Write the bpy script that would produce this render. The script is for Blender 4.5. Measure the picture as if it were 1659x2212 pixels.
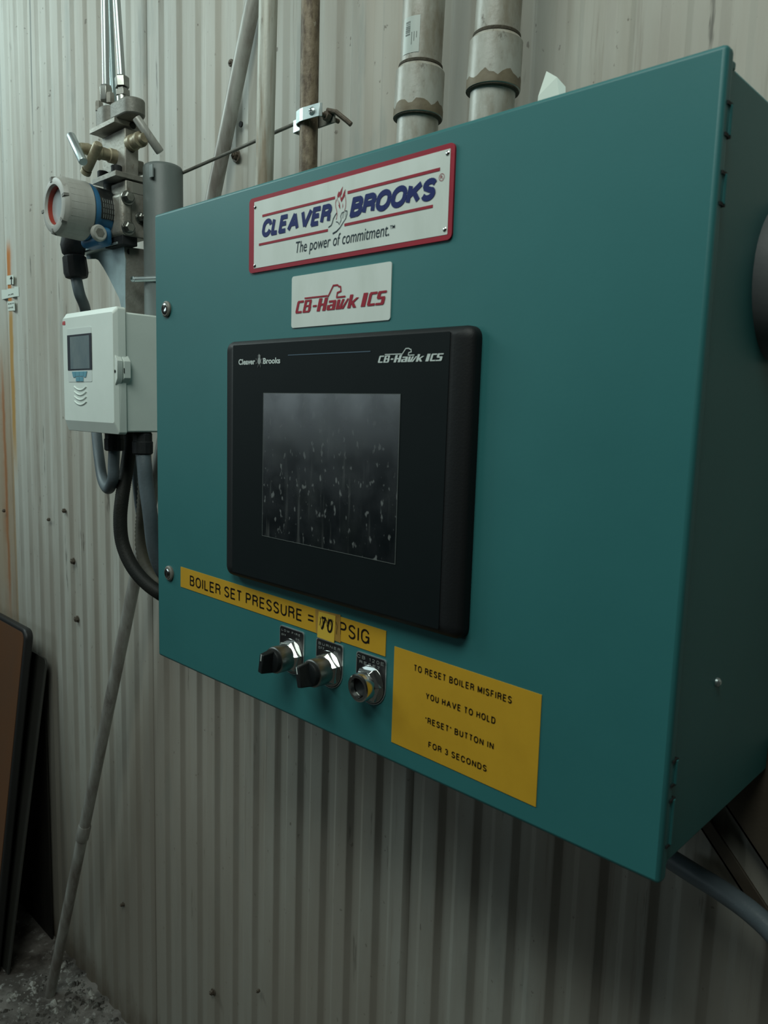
import bpy, bmesh, math, random
from mathutils import Vector, Matrix
random.seed(7)
for o in list(bpy.data.objects): bpy.data.objects.remove(o)
S = bpy.context.scene
COL = S.collection
# ------------------------------------------------------------------ camera
RM = Matrix(((0.72032938, 0.69301261, 0.02931055),      # rows: right, down, forward
             (0.11126385, -0.07373366, -0.99105182),
             (-0.68465023, 0.71714495, -0.13021977)))
CP = Vector((1.08723569, -0.61851899, 0.40236663))
FPX = 1650.65
CXP, CYP = 829.5, 1106.0
cam = bpy.data.cameras.new('camera')
camo = bpy.data.objects.new('camera', cam); COL.objects.link(camo)
rt, dn, fw = Vector(RM[0]), Vector(RM[1]), Vector(RM[2])
mw = Matrix((( rt.x, -dn.x, -fw.x, CP.x), (rt.y, -dn.y, -fw.y, CP.y), (rt.z, -dn.z, -fw.z, CP.z), (0, 0, 0, 1)))
camo.matrix_world = mw
cam.sensor_fit = 'VERTICAL'; cam.sensor_height = 36.0; cam.lens = 36.0 * FPX / 2212.0
cam.clip_start = 0.02; cam.clip_end = 60
cam.dof.use_dof = True; cam.dof.focus_distance = 1.25; cam.dof.aperture_fstop = 11.0
S.camera = camo
# ------------------------------------------------------------------ light
w = bpy.data.worlds.new('world'); S.world = w; w.use_nodes = True
w.node_tree.nodes['Background'].inputs[0].default_value = (0.92, 1.0, 0.88, 1)
w.node_tree.nodes['Background'].inputs[1].default_value = 0.006
def area(name, loc, target, sx, sy, power, color, spread=180):
    l = bpy.data.lights.new(name, 'AREA'); l.shape = 'RECTANGLE'; l.size = sx; l.size_y = sy
    l.energy = power; l.color = color; l.spread = math.radians(spread)
    o = bpy.data.objects.new(name, l); COL.objects.link(o)
    d = (Vector(target) - Vector(loc)).normalized()
    o.rotation_euler = d.to_track_quat('-Z', 'Y').to_euler(); o.location = loc
    return o
area('right_lamp', (0.8, -1.25, 2.2), (0.5, 0.3, 0.75), 1.5, 1.0, 36, (0.90, 1.0, 0.92))
area('left_lamp', (-2.2, -0.95, 1.95), (-1.0, 0.3, 0.7), 1.2, 0.8, 28, (0.80, 1.0, 0.97))
area('centre_fill', (-1.1, -1.7, 2.25), (-0.4, 0.3, 0.6), 1.6, 1.0, 5, (0.85, 1.0, 0.95))  # unseen weak fill added to lift the analyser box front
area('side_window', (-3.0, -3.0, 0.88), (0.3, 0.0, 0.4), 2.0, 1.1, 13, (0.78, 0.96, 1.0))
S.view_settings.view_transform = 'Standard'; S.view_settings.look = 'None'
S.view_settings.exposure = 0.0; S.view_settings.gamma = 1.0; S.view_settings.use_curve_mapping = False
S.render.film_transparent = False

# ------------------------------------------------------------------ geometry helpers
def ray(u, v):
    q = Vector(((u - CXP) / FPX, (v - CYP) / FPX, 1.0))
    return rt * q.x + dn * q.y + fw * q.z
def at(u, v, Y=0.0):          # point of the plane y = Y
    d = ray(u, v); return CP + d * ((Y - CP.y) / d.y)
def atX(u, v, X):             # point of the plane x = X
    d = ray(u, v); return CP + d * ((X - CP.x) / d.x)
def atZ(u, v, Z):
    d = ray(u, v); return CP + d * ((Z - CP.z) / d.z)
ORG = {}
def empty(name, loc, label, cat, group=None, kind=None):
    o = bpy.data.objects.new(name, None); COL.objects.link(o); o.location = loc
    o.empty_display_size = 0.05
    if label: o['label'] = label
    if cat: o['category'] = cat
    if group: o['group'] = group
    if kind: o['kind'] = kind
    ORG[o] = Vector(loc); return o
class MB:
    def __init__(s): s.v = []; s.f = []
    def add(s, vs, fs):
        n = len(s.v); s.v += [Vector(p) for p in vs]; s.f += [tuple(n + i for i in f) for f in fs]; return s
    def box(s, x0, x1, y0, y1, z0, z1):
        return s.hexa([(x0, y0, z0), (x1, y0, z0), (x1, y1, z0), (x0, y1, z0), (x0, y0, z1), (x1, y0, z1), (x1, y1, z1), (x0, y1, z1)])
    def hexa(s, p):
        return s.add(p, [(0, 3, 2, 1), (4, 5, 6, 7), (0, 1, 5, 4), (1, 2, 6, 5), (2, 3, 7, 6), (3, 0, 4, 7)])
    def cyl(s, p0, p1, r0, r1=None, n=24, caps=True, rot=0):
        r1 = r0 if r1 is None else r1
        return s.lathe([(0, r0), (1, r1)], p0, p1, n, caps, rot)
    def lathe(s, prof, p0, p1, n=24, caps=True, rot=0):   # prof: (fraction along p0-p1, radius)
        p0 = Vector(p0); p1 = Vector(p1); a = (p1 - p0).normalized()
        h = Vector((0, 0, 1)) if abs(a.z) < .9 else Vector((1, 0, 0))
        e1 = a.cross(h).normalized(); e2 = a.cross(e1)
        vs = []; fs = []
        for t, r in prof:
            c = p0.lerp(p1, t)
            for k in range(n):
                th = 2 * math.pi * k / n + rot
                vs.append(c + e1 * (r * math.cos(th)) + e2 * (r * math.sin(th)))
        m = len(prof)
        for i in range(m - 1):
            for k in range(n):
                k2 = (k + 1) % n
                fs.append((i * n + k, i * n + k2, (i + 1) * n + k2, (i + 1) * n + k))
        if caps:
            fs.append(tuple(range(n - 1, -1, -1))); fs.append(tuple((m - 1) * n + k for k in range(n)))
        return s.add(vs, fs)
    def tube(s, pts, r, n=16, ridge=None, caps=True):
        P = [Vector(p) for p in pts]
        vs = []; fs = []; e1 = None
        for i, p in enumerate(P):
            t = (P[min(i + 1, len(P) - 1)] - P[max(i - 1, 0)]).normalized()
            if e1 is None:
                h = Vector((0, 1, 0)) if abs(t.y) < .9 else Vector((1, 0, 0)); e1 = t.cross(h).normalized()
            else: e1 = (e1 - t * e1.dot(t)).normalized()
            e2 = t.cross(e1)
            rr = r if ridge is None else r * (1 + ridge * (1 if i % 2 else -1))
            for k in range(n):
                th = 2 * math.pi * k / n; vs.append(p + e1 * rr * math.cos(th) + e2 * rr * math.sin(th))
        for i in range(len(P) - 1):
            for k in range(n):
                k2 = (k + 1) % n; fs.append((i * n + k, i * n + k2, (i + 1) * n + k2, (i + 1) * n + k))
        if caps:
            fs.append(tuple(range(n - 1, -1, -1))); fs.append(tuple((len(P) - 1) * n + k for k in range(n)))
        return s.add(vs, fs)
    def prism(s, poly, off):            # poly: 3D points of one face; off: offset vector to the other face
        n = len(poly); P = [Vector(p) for p in poly]; off = Vector(off)
        fs = [tuple(range(n)), tuple(range(2 * n - 1, n - 1, -1))]
        fs += [(i, i + n, (i + 1) % n + n, (i + 1) % n) for i in range(n)]
        return s.add(P + [p + off for p in P], fs)
    def rrect(s, x0, x1, z0, z1, r, y0, y1, n=5):   # rounded rectangle slab in the xz plane
        pts = []
        for cx, cz, a in ((x1 - r, z1 - r, 0), (x0 + r, z1 - r, 90), (x0 + r, z0 + r, 180), (x1 - r, z0 + r, 270)):
            for k in range(n + 1):
                th = math.radians(a + 90 * k / n); pts.append((cx + r * math.cos(th), y0, cz + r * math.sin(th)))
        return s.prism(pts, (0, y1 - y0, 0))
    def flat(s, poly):                  # one printed face; each a hair prouder than the last so that overlaps never fight
        s.k = getattr(s, 'k', 0) + 1
        return s.add([Vector(p) - Vector((0, 2.5e-6 * (s.k % 60), 0)) for p in poly], [tuple(range(len(poly)))])
    def ribbon(s, pts, wd):    # flat stroke in the xz plane, wd a number or a list
        P = [Vector(p) for p in pts]
        W_ = wd if isinstance(wd, (list, tuple)) else [wd] * len(P)
        for i in range(len(P) - 1):
            a, b = P[i], P[i + 1]; t = (b - a); t.y = 0; t.normalize(); nrm = Vector((-t.z, 0, t.x))
            e0 = t * (W_[i] * .3 if i else 0); e1 = t * (W_[i + 1] * .3 if i < len(P) - 2 else 0)
            s.flat([a - e0 - nrm * W_[i] / 2, b + e1 - nrm * W_[i + 1] / 2, b + e1 + nrm * W_[i + 1] / 2, a - e0 + nrm * W_[i] / 2])
        return s
def smooth_path(pts, k=8):
    P = [Vector(p) for p in pts]; out = []
    Q = [P[0] * 2 - P[1]] + P + [P[-1] * 2 - P[-2]]
    for i in range(1, len(Q) - 2):
        a, b, c, d = Q[i - 1], Q[i], Q[i + 1], Q[i + 2]
        for j in range(k):
            t = j / k
            out.append(0.5 * ((2 * b) + (c - a) * t + (2 * a - 5 * b + 4 * c - d) * t * t + (3 * b - a - 3 * c + d) * t ** 3))
    out.append(P[-1]); return out
def origin(o):
    return ORG.get(o, Vector((0, 0, 0))) if o else Vector((0, 0, 0))
def obj(name, mb, mat, parent=None, bevel=0, smooth=35, label=None, cat=None, group=None, kind=None, seg=2):
    base = origin(parent)
    me = bpy.data.meshes.new(name)
    if isinstance(mb, MB):
        me.from_pydata([p - base for p in mb.v], [], mb.f)
        bm = bmesh.new(); bm.from_mesh(me); bmesh.ops.recalc_face_normals(bm, faces=bm.faces); bm.to_mesh(me); bm.free()
    else: me = mb
    me.materials.append(mat)
    if smooth:
        me.polygons.foreach_set('use_smooth', [True] * len(me.polygons)); me.set_sharp_from_angle(angle=math.radians(smooth))
    o = bpy.data.objects.new(name, me); COL.objects.link(o)
    if parent: o.parent = parent; ORG[o] = base
    if bevel:
        m = o.modifiers.new('bevel', 'BEVEL'); m.width = bevel; m.segments = seg; m.limit_method = 'ANGLE'; m.angle_limit = math.radians(40)
        m.harden_normals = False
    if label: o['label'] = label
    if cat: o['category'] = cat
    if group: o['group'] = group
    if kind: o['kind'] = kind
    return o
def tmesh(s, bold=0.0, shear=0.0):
    c = bpy.data.curves.new('t', 'FONT'); c.body = s; c.offset = bold; c.shear = shear; c.resolution_u = 4
    c.space_word = 1.1
    o = bpy.data.objects.new('t', c); COL.objects.link(o)
    dg = bpy.context.evaluated_depsgraph_get(); dg.update()
    me = bpy.data.meshes.new_from_object(o.evaluated_get(dg)); bpy.data.objects.remove(o); bpy.data.curves.remove(c)
    return me
CAP = None
def text(s, x0, x1, zb, zc, Y, mat, parent, bold=0.0, shear=0.0, name='lettering', label=None):
    """flat print: baseline zb, capital height zc, from x0 to x1 on the plane y = Y"""
    global CAP
    if CAP is None:
        h = tmesh('H'); CAP = max(v.co.y for v in h.vertices)
    me = tmesh(s, bold, shear)
    a = min(v.co.x for v in me.vertices); b = max(v.co.x for v in me.vertices)
    base = origin(parent)
    sx = (x1 - x0) / (b - a); sz = (zc - zb) / CAP
    mb = MB(); vs = [Vector((x0 + (v.co.x - a) * sx, Y, zb + v.co.y * sz)) for v in me.vertices]
    mb.add(vs, [tuple(p.vertices) for p in me.polygons])
    return obj(name, mb, mat, parent, smooth=0, label=label)
def _arc(cx, cz, rx, rz, a0, a1, n=10):
    return [(cx + rx * math.cos(math.radians(a0 + (a1 - a0) * k / n)), cz + rz * math.sin(math.radians(a0 + (a1 - a0) * k / n))) for k in range(n + 1)]
GL = {
 'A': (.84, [[(0, -.02), (.5, 1.02)], [(.5, 1.02), (1, -.02)], [(.2, .36), (.8, .36)]]),
 'B': (.66, [[(.55, .53), (0, .53), (0, 1), (.55, 1)] , _arc(.55, .765, .38, .235, 90, -90, 8), [(0, .53), (0, 0), (.55, 0)], _arc(.55, .265, .45, .265, 90, -90, 8)]),
 'C': (.72, [_arc(.5, .62, .5, .38, 10, 180, 10) + _arc(.5, .38, .5, .38, 180, 350, 10)]),
 'D': (.70, [[(.5, 0), (0, 0), (0, 1), (.5, 1)] + _arc(.5, .6, .5, .4, 90, 0, 6)[1:] + _arc(.5, .4, .5, .4, 0, -90, 6)]),
 'E': (.62, [[(1, 0), (0, 0), (0, 1), (1, 1)], [(0, .53), (.92, .53)]]),
 'F': (.58, [[(0, 0), (0, 1), (1, 1)], [(0, .52), (.9, .52)]]),
 'G': (.74, [_arc(.5, .62, .5, .38, 20, 180, 10) + _arc(.5, .38, .5, .38, 180, 340, 10) + [(1, .46), (.55, .46)], [(1, .46), (1, 0)]]),
 'H': (.68, [[(0, 0), (0, 1)], [(1, 0), (1, 1)], [(0, .53), (1, .53)]]),
 'I': (.0, [[(.5, 0), (.5, 1)]]),
 'K': (.70, [[(0, 0), (0, 1)], [(1, 1), (0, .38)], [(.38, .62), (1, 0)]]),
 'L': (.56, [[(0, 1), (0, 0), (1, 0)]]),
 'M': (.80, [[(0, 0), (0, 1)], [(0, 1), (.5, .1)], [(.5, .1), (1, 1)], [(1, 1), (1, 0)]]),
 'N': (.70, [[(0, 0), (0, 1)], [(0, 1), (1, 0)], [(1, 0), (1, 1)]]),
 'O': (.76, [_arc(.5, .60, .5, .40, 0, 180, 12) + _arc(.5, .40, .5, .40, 180, 360, 12) + [(1, .6)]]),
 'P': (.64, [[(0, 0), (0, 1), (.55, 1)] + _arc(.55, .74, .45, .26, 90, -90, 8)[1:] + [(0, .48)]]),
 'R': (.67, [[(0, 0), (0, 1), (.55, 1)] + _arc(.55, .76, .42, .24, 90, -90, 8)[1:] + [(0, .52)], _arc(.55, .28, .40, .24, 90, 0, 5) + [(.97, .1), (1, 0)]]),
 'S': (.64, [_arc(.5, .76, .48, .24, 15, 210, 10) + [(.4, .54), (.62, .48)] + _arc(.5, .25, .5, .25, 45, -165, 12)]),
 'T': (.62, [[(.5, 0), (.5, 1)], [(0, 1), (1, 1)]]),
 'U': (.68, [[(0, 1), (0, .35)] + _arc(.5, .35, .5, .35, 180, 360, 12)[1:] + [(1, 1)]]),
 'V': (.80, [[(0, 1.02), (.5, -.02)], [(.5, -.02), (1, 1.02)]]),
 'W': (1.0, [[(0, 1), (.25, 0), (.5, .9), (.75, 0), (1, 1)]]),
 'Y': (.70, [[(0, 1), (.5, .45)], [(1, 1), (.5, .45)], [(.5, .47), (.5, 0)]]),
 '0': (.56, [_arc(.5, .62, .5, .38, 0, 180, 10) + _arc(.5, .38, .5, .38, 180, 360, 10) + [(1, .62)]]),
 '1': (.30, [[(.2, .78), (.9, 1)], [(.9, 1), (.9, 0)]]),
 '2': (.56, [_arc(.5, .73, .5, .27, 170, -30, 9) + [(0, 0)], [(0, 0), (1, 0)]]),
 '3': (.56, [_arc(.48, .76, .46, .24, 160, -90, 10), _arc(.48, .26, .5, .26, 90, -160, 10)]),
 '7': (.56, [[(0, 1), (1, 1), (.35, 0)]]),
 '"': (.22, [[(0, 1), (0, .74)], [(1, 1), (1, .74)]]),
 '=': (.62, [[(0, .32), (1, .32)], [(0, .66), (1, .66)]]),
}
def caps(s, x0, x1, zb, zc, Y, m, parent, tw=.0015, shear=0.0, gap=.20, name='lettering', sp=.34):
    """flat capitals drawn as even strokes, like sign lettering"""
    h = zc - zb; aw = tw / h * .9
    tot = 0
    for i, ch in enumerate(s):
        tot += (sp if ch == ' ' else max(GL[ch][0], aw)) + (gap if i < len(s) - 1 and ch != ' ' else 0)
    sx = (x1 - x0 - shear * h) / tot; x = x0; mb = MB()
    for ch in s:
        if ch == ' ': x += sp * sx; continue
        w_, st = GL[ch]; wd = max(w_, aw) * sx
        for pl_ in st:
            pts = []
            for a, b in pl_:
                z = zb + tw / 2 + b * (h - tw); xx = x + tw / 2 + a * (wd - tw)
                pts.append(Vector((xx + shear * (z - zb), Y, z)))
            mb.ribbon(pts, tw)
            if ch in 'EFLTHIDBPRN=' and False: pass
        x += wd + gap * sx
    # square up stroke ends
    return obj(name, mb, m, parent, smooth=0)
# ------------------------------------------------------------------ materials
def rgb(r, g, b): 
    f = lambda c: (c / 255 / 12.92) if c / 255 <= .04045 else ((c / 255 + .055) / 1.055) ** 2.4
    return (f(r), f(g), f(b), 1)
def mat(name, col, rough=.5, metal=0, col2=None, sc=(20, 20, 20), mix=(.35, .7), bump=0.0, bsc=200, spec=.5, dirt=None, dsc=(8, 8, 3), dth=(.55, .7), rvar=0.0):
    m = bpy.data.materials.new(name); m.use_nodes = True; nt = m.node_tree; N = nt.nodes; L = nt.links
    p = N['Principled BSDF']; p.inputs['Roughness'].default_value = rough; p.inputs['Metallic'].default_value = metal
    p.inputs['Specular IOR Level'].default_value = spec
    tc = N.new('ShaderNodeTexCoord')
    def noise(scale, detail=5, rough_=.6):
        mp = N.new('ShaderNodeMapping'); mp.inputs['Scale'].default_value = scale; L.new(tc.outputs['Object'], mp.inputs[0])
        n = N.new('ShaderNodeTexNoise'); n.inputs['Scale'].default_value = 1; n.inputs['Detail'].default_value = detail; n.inputs['Roughness'].default_value = rough_
        L.new(mp.outputs[0], n.inputs['Vector']); return n.outputs['Fac']
    def ramp(src, a, b):
        r = N.new('ShaderNodeMapRange'); r.inputs[1].default_value = a; r.inputs[2].default_value = b; L.new(src, r.inputs[0]); return r.outputs[0]
    def mixc(fac, a, b):
        x = N.new('ShaderNodeMix'); x.data_type = 'RGBA'; L.new(fac, x.inputs[0])
        for i, c in ((6, a), (7, b)):
            if isinstance(c, tuple): x.inputs[i].default_value = c
            else: L.new(c, x.inputs[i])
        return x.outputs[2]
    c = col
    nz = None
    if col2: nz = ramp(noise(sc), *mix); c = mixc(nz, col, col2)
    if dirt: c = mixc(ramp(noise(dsc, 8, .7), *dth), c, dirt)
    if isinstance(c, tuple): p.inputs['Base Color'].default_value = c
    else: L.new(c, p.inputs['Base Color'])
    if rvar:
        r = N.new('ShaderNodeMapRange'); L.new(noise((30, 30, 30)), r.inputs[0]); r.inputs[3].default_value = rough - rvar; r.inputs[4].default_value = rough + rvar
        L.new(r.outputs[0], p.inputs['Roughness'])
    if bump:
        b = N.new('ShaderNodeBump'); b.inputs['Strength'].default_value = bump; b.inputs['Distance'].default_value = .002
        L.new(noise((bsc, bsc, bsc), 3), b.inputs['Height']); L.new(b.outputs[0], p.inputs['Normal'])
    return m
TEAL = mat('teal_enamel', (0.032, 0.162, 0.166, 1), .45, spec=.35, col2=(0.028, 0.147, 0.151, 1), sc=(5, 5, 5), bump=.03, bsc=350, dirt=(0.025, 0.08, 0.082, 1), dsc=(40, 40, 40), dth=(.76, .82))
DARK = mat('dark_gap', (0.01, 0.012, 0.012, 1), .8)
BLACKP = mat('black_plastic', (0.008, 0.010, 0.011, 1), .5, col2=(0.011, 0.014, 0.015, 1), bump=.15, bsc=500, spec=.3)
BLACKR = mat('bezel_rubber', (0.0075, 0.009, 0.010, 1), .55, bump=.1, bsc=400, spec=.3)
OVER = mat('overlay_film', (0.0035, 0.0070, 0.0080, 1), .6, col2=(0.0045, 0.0085, 0.0095, 1), sc=(12, 12, 12), spec=.15)
WHITE = mat('white_print_plate', (0.62, 0.68, 0.64, 1), .45, col2=(0.54, 0.60, 0.55, 1), sc=(25, 25, 8), mix=(.4, .75), dirt=(0.4, 0.42, 0.36, 1), dth=(.7, .85))
PWHITE = mat('logo_white_ink', (0.55, 0.62, 0.60, 1), .5)
PGREY = mat('faded_white_ink', (0.10, 0.115, 0.112, 1), .6)
PLEG = mat('legend_ink', (0.22, 0.24, 0.23, 1), .6)
RED = mat('red_ink', (0.32, 0.018, 0.035, 1), .5, col2=(0.27, 0.016, 0.032, 1), spec=.2)
NAVY = mat('navy_ink', (0.012, 0.022, 0.125, 1), .5, spec=.15)
INKD = mat('dark_green_ink', (0.01, 0.028, 0.04, 1), .5, spec=.2)
BINK = mat('black_ink', (0.008, 0.006, 0.005, 1), .5, spec=.15)
YEL = mat('yellow_label', (0.56, 0.32, 0.022, 1), .5, spec=.3, col2=(0.52, 0.295, 0.02, 1), sc=(30, 30, 30), dirt=(0.30, 0.18, 0.02, 1), dsc=(35, 35, 20), dth=(.7, .85))
YEL2 = mat('yellow_patch', (0.62, 0.42, 0.05, 1), .4, dirt=(0.35, 0.22, 0.03, 1), dsc=(60, 60, 40), dth=(.6, .8))
TAPE = mat('old_tape', (0.42, 0.25, 0.05, 1), .35, col2=(0.30, 0.17, 0.04, 1), sc=(80, 80, 30))
CHROME = mat('chrome', (0.62, 0.64, 0.62, 1), .16, 1, rvar=.06)
STEEL = mat('brushed_steel', (0.34, 0.35, 0.33, 1), .34, 1, col2=(0.24, 0.24, 0.22, 1), sc=(60, 60, 60), rvar=.08)
ZINC = mat('zinc', (0.55, 0.62, 0.62, 1), .38, .8, col2=(0.42, 0.5, 0.5, 1), sc=(40, 40, 40), rvar=.1)
GALV = mat('galvanised_plate', (0.36, 0.47, 0.48, 1), .42, .55, col2=(0.26, 0.33, 0.34, 1), sc=(25, 25, 25), rvar=.1)
CAST = mat('cast_stainless', (0.34, 0.33, 0.29, 1), .5, .45, col2=(0.22, 0.21, 0.18, 1), sc=(40, 40, 40), bump=.3, bsc=180, dirt=(0.14, 0.09, 0.05, 1), dsc=(60, 60, 40), dth=(.62, .75))
CASTD = mat('dark_cast_metal', (0.21, 0.21, 0.185, 1), .55, .3, col2=(0.14, 0.135, 0.115, 1), sc=(40, 40, 40), bump=.3, bsc=180)
BRASS = mat('tarnished_brass', (0.40, 0.36, 0.25, 1), .48, .35, col2=(0.24, 0.20, 0.13, 1), sc=(70, 70, 70), rvar=.1)
BOXW = mat('instrument_plastic', (0.74, 0.82, 0.77, 1), .45, col2=(0.68, 0.76, 0.71, 1), sc=(8, 8, 8), bump=.05, bsc=400, dirt=(0.36, 0.38, 0.33, 1), dth=(.68, .85))
BOXD = mat('instrument_panel_film', (0.66, 0.73, 0.70, 1), .4)
LCD = mat('lcd_glass', (0.14, 0.19, 0.21, 1), .25, col2=(0.19, 0.24, 0.25, 1), sc=(30, 30, 20))
BLUEK = mat('blue_keys', (0.12, 0.33, 0.42, 1), .45)
BLUE = mat('blue_enamel', (0.028, 0.16, 0.32, 1), .4, col2=(0.03, 0.13, 0.26, 1), sc=(20, 20, 20), rvar=.08)
CAPW = mat('grubby_white_cap', (0.42, 0.43, 0.40, 1), .5, col2=(0.34, 0.34, 0.31, 1), sc=(12, 60, 12), dirt=(0.14, 0.13, 0.11, 1), dsc=(45, 30, 45), dth=(.62, .74), bump=.1, bsc=120)
RUBR = mat('black_rubber', (0.013, 0.015, 0.017, 1), .62, spec=.3, col2=(0.022, 0.024, 0.025, 1), sc=(60, 60, 60), bump=.2, bsc=300)
FLEXG = mat('grey_flexible_conduit', (0.12, 0.155, 0.175, 1), .5, col2=(0.095, 0.12, 0.135, 1), sc=(15, 15, 15), bump=.2, bsc=250)
FLEXB = mat('black_flexible_conduit', (0.010, 0.012, 0.011, 1), .6, spec=.3, col2=(0.017, 0.017, 0.014, 1), sc=(15, 15, 15), bump=.3, bsc=250)
FLEXR = mat('brown_corrugated_conduit', (0.085, 0.08, 0.055, 1), .6, col2=(0.05, 0.045, 0.032, 1), sc=(25, 25, 25))
PIPEG = mat('grey_painted_pipe', (0.105, 0.13, 0.125, 1), .5, col2=(0.14, 0.165, 0.16, 1), sc=(15, 15, 6), dirt=(0.07, 0.07, 0.06, 1), dsc=(30, 30, 15), dth=(.6, .8), bump=.1)
COND = mat('weathered_conduit', (0.44, 0.45, 0.40, 1), .5, .15, col2=(0.25, 0.21, 0.15, 1), sc=(60, 60, 5), mix=(.42, .60), dirt=(0.12, 0.10, 0.08, 1), dsc=(80, 80, 16), dth=(.60, .70), bump=.1)
LEAN = mat('dull_leaning_pipe', (0.40, 0.41, 0.38, 1), .42, .2, col2=(0.20, 0.18, 0.16, 1), sc=(30, 30, 3), mix=(.4, .65), dirt=(0.12, 0.10, 0.09, 1), dsc=(30, 30, 8), dth=(.58, .74))
RUSTY = mat('grimy_conduit', (0.21, 0.165, 0.11, 1), .6, .1, col2=(0.085, 0.058, 0.035, 1), sc=(90, 90, 34), mix=(.42, .60), dirt=(0.42, 0.39, 0.31, 1), dsc=(150, 150, 60), dth=(.62, .68), bump=.3, bsc=220)
PVC = mat('stained_pvc', (0.40, 0.40, 0.36, 1), .36, col2=(0.20, 0.17, 0.12, 1), sc=(26, 26, 11), mix=(.42, .66), dirt=(0.07, 0.05, 0.03, 1), dsc=(60, 60, 34), dth=(.60, .72), bump=.1)
STKR = mat('pipe_sticker', (0.42, 0.47, 0.44, 1), .4)
GRIME = mat('grime_ring', (0.035, 0.028, 0.018, 1), .8, col2=(0.06, 0.05, 0.03, 1), sc=(120, 120, 120), bump=.6, bsc=300)
BAND = mat('brown_grime_film', (0.20, 0.165, 0.11, 1), .6, col2=(0.11, 0.085, 0.05, 1), sc=(40, 40, 60))
PAPER = mat('paper', (0.58, 0.64, 0.58, 1), .7)
RUST = mat('rusty_bolt', (0.13, 0.11, 0.085, 1), .6, .3, col2=(0.06, 0.04, 0.028, 1), sc=(150, 150, 150), bump=.4, bsc=300)
BROWN = mat('brown_board', (0.12, 0.050, 0.020, 1), .5, col2=(0.10, 0.05, 0.026, 1), sc=(6, 6, 3), bump=.1)
EDGE = mat('black_edging', (0.012, 0.012, 0.012, 1), .5)
STEELB = mat('dark_steel_sheet', (0.05, 0.05, 0.045, 1), .5, col2=(0.035, 0.035, 0.03, 1), sc=(8, 8, 3))
BRACE = mat('brown_painted_brace', (0.085, 0.068, 0.048, 1), .6, col2=(0.06, 0.046, 0.032, 1), sc=(15, 15, 15), bump=.2)

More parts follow.
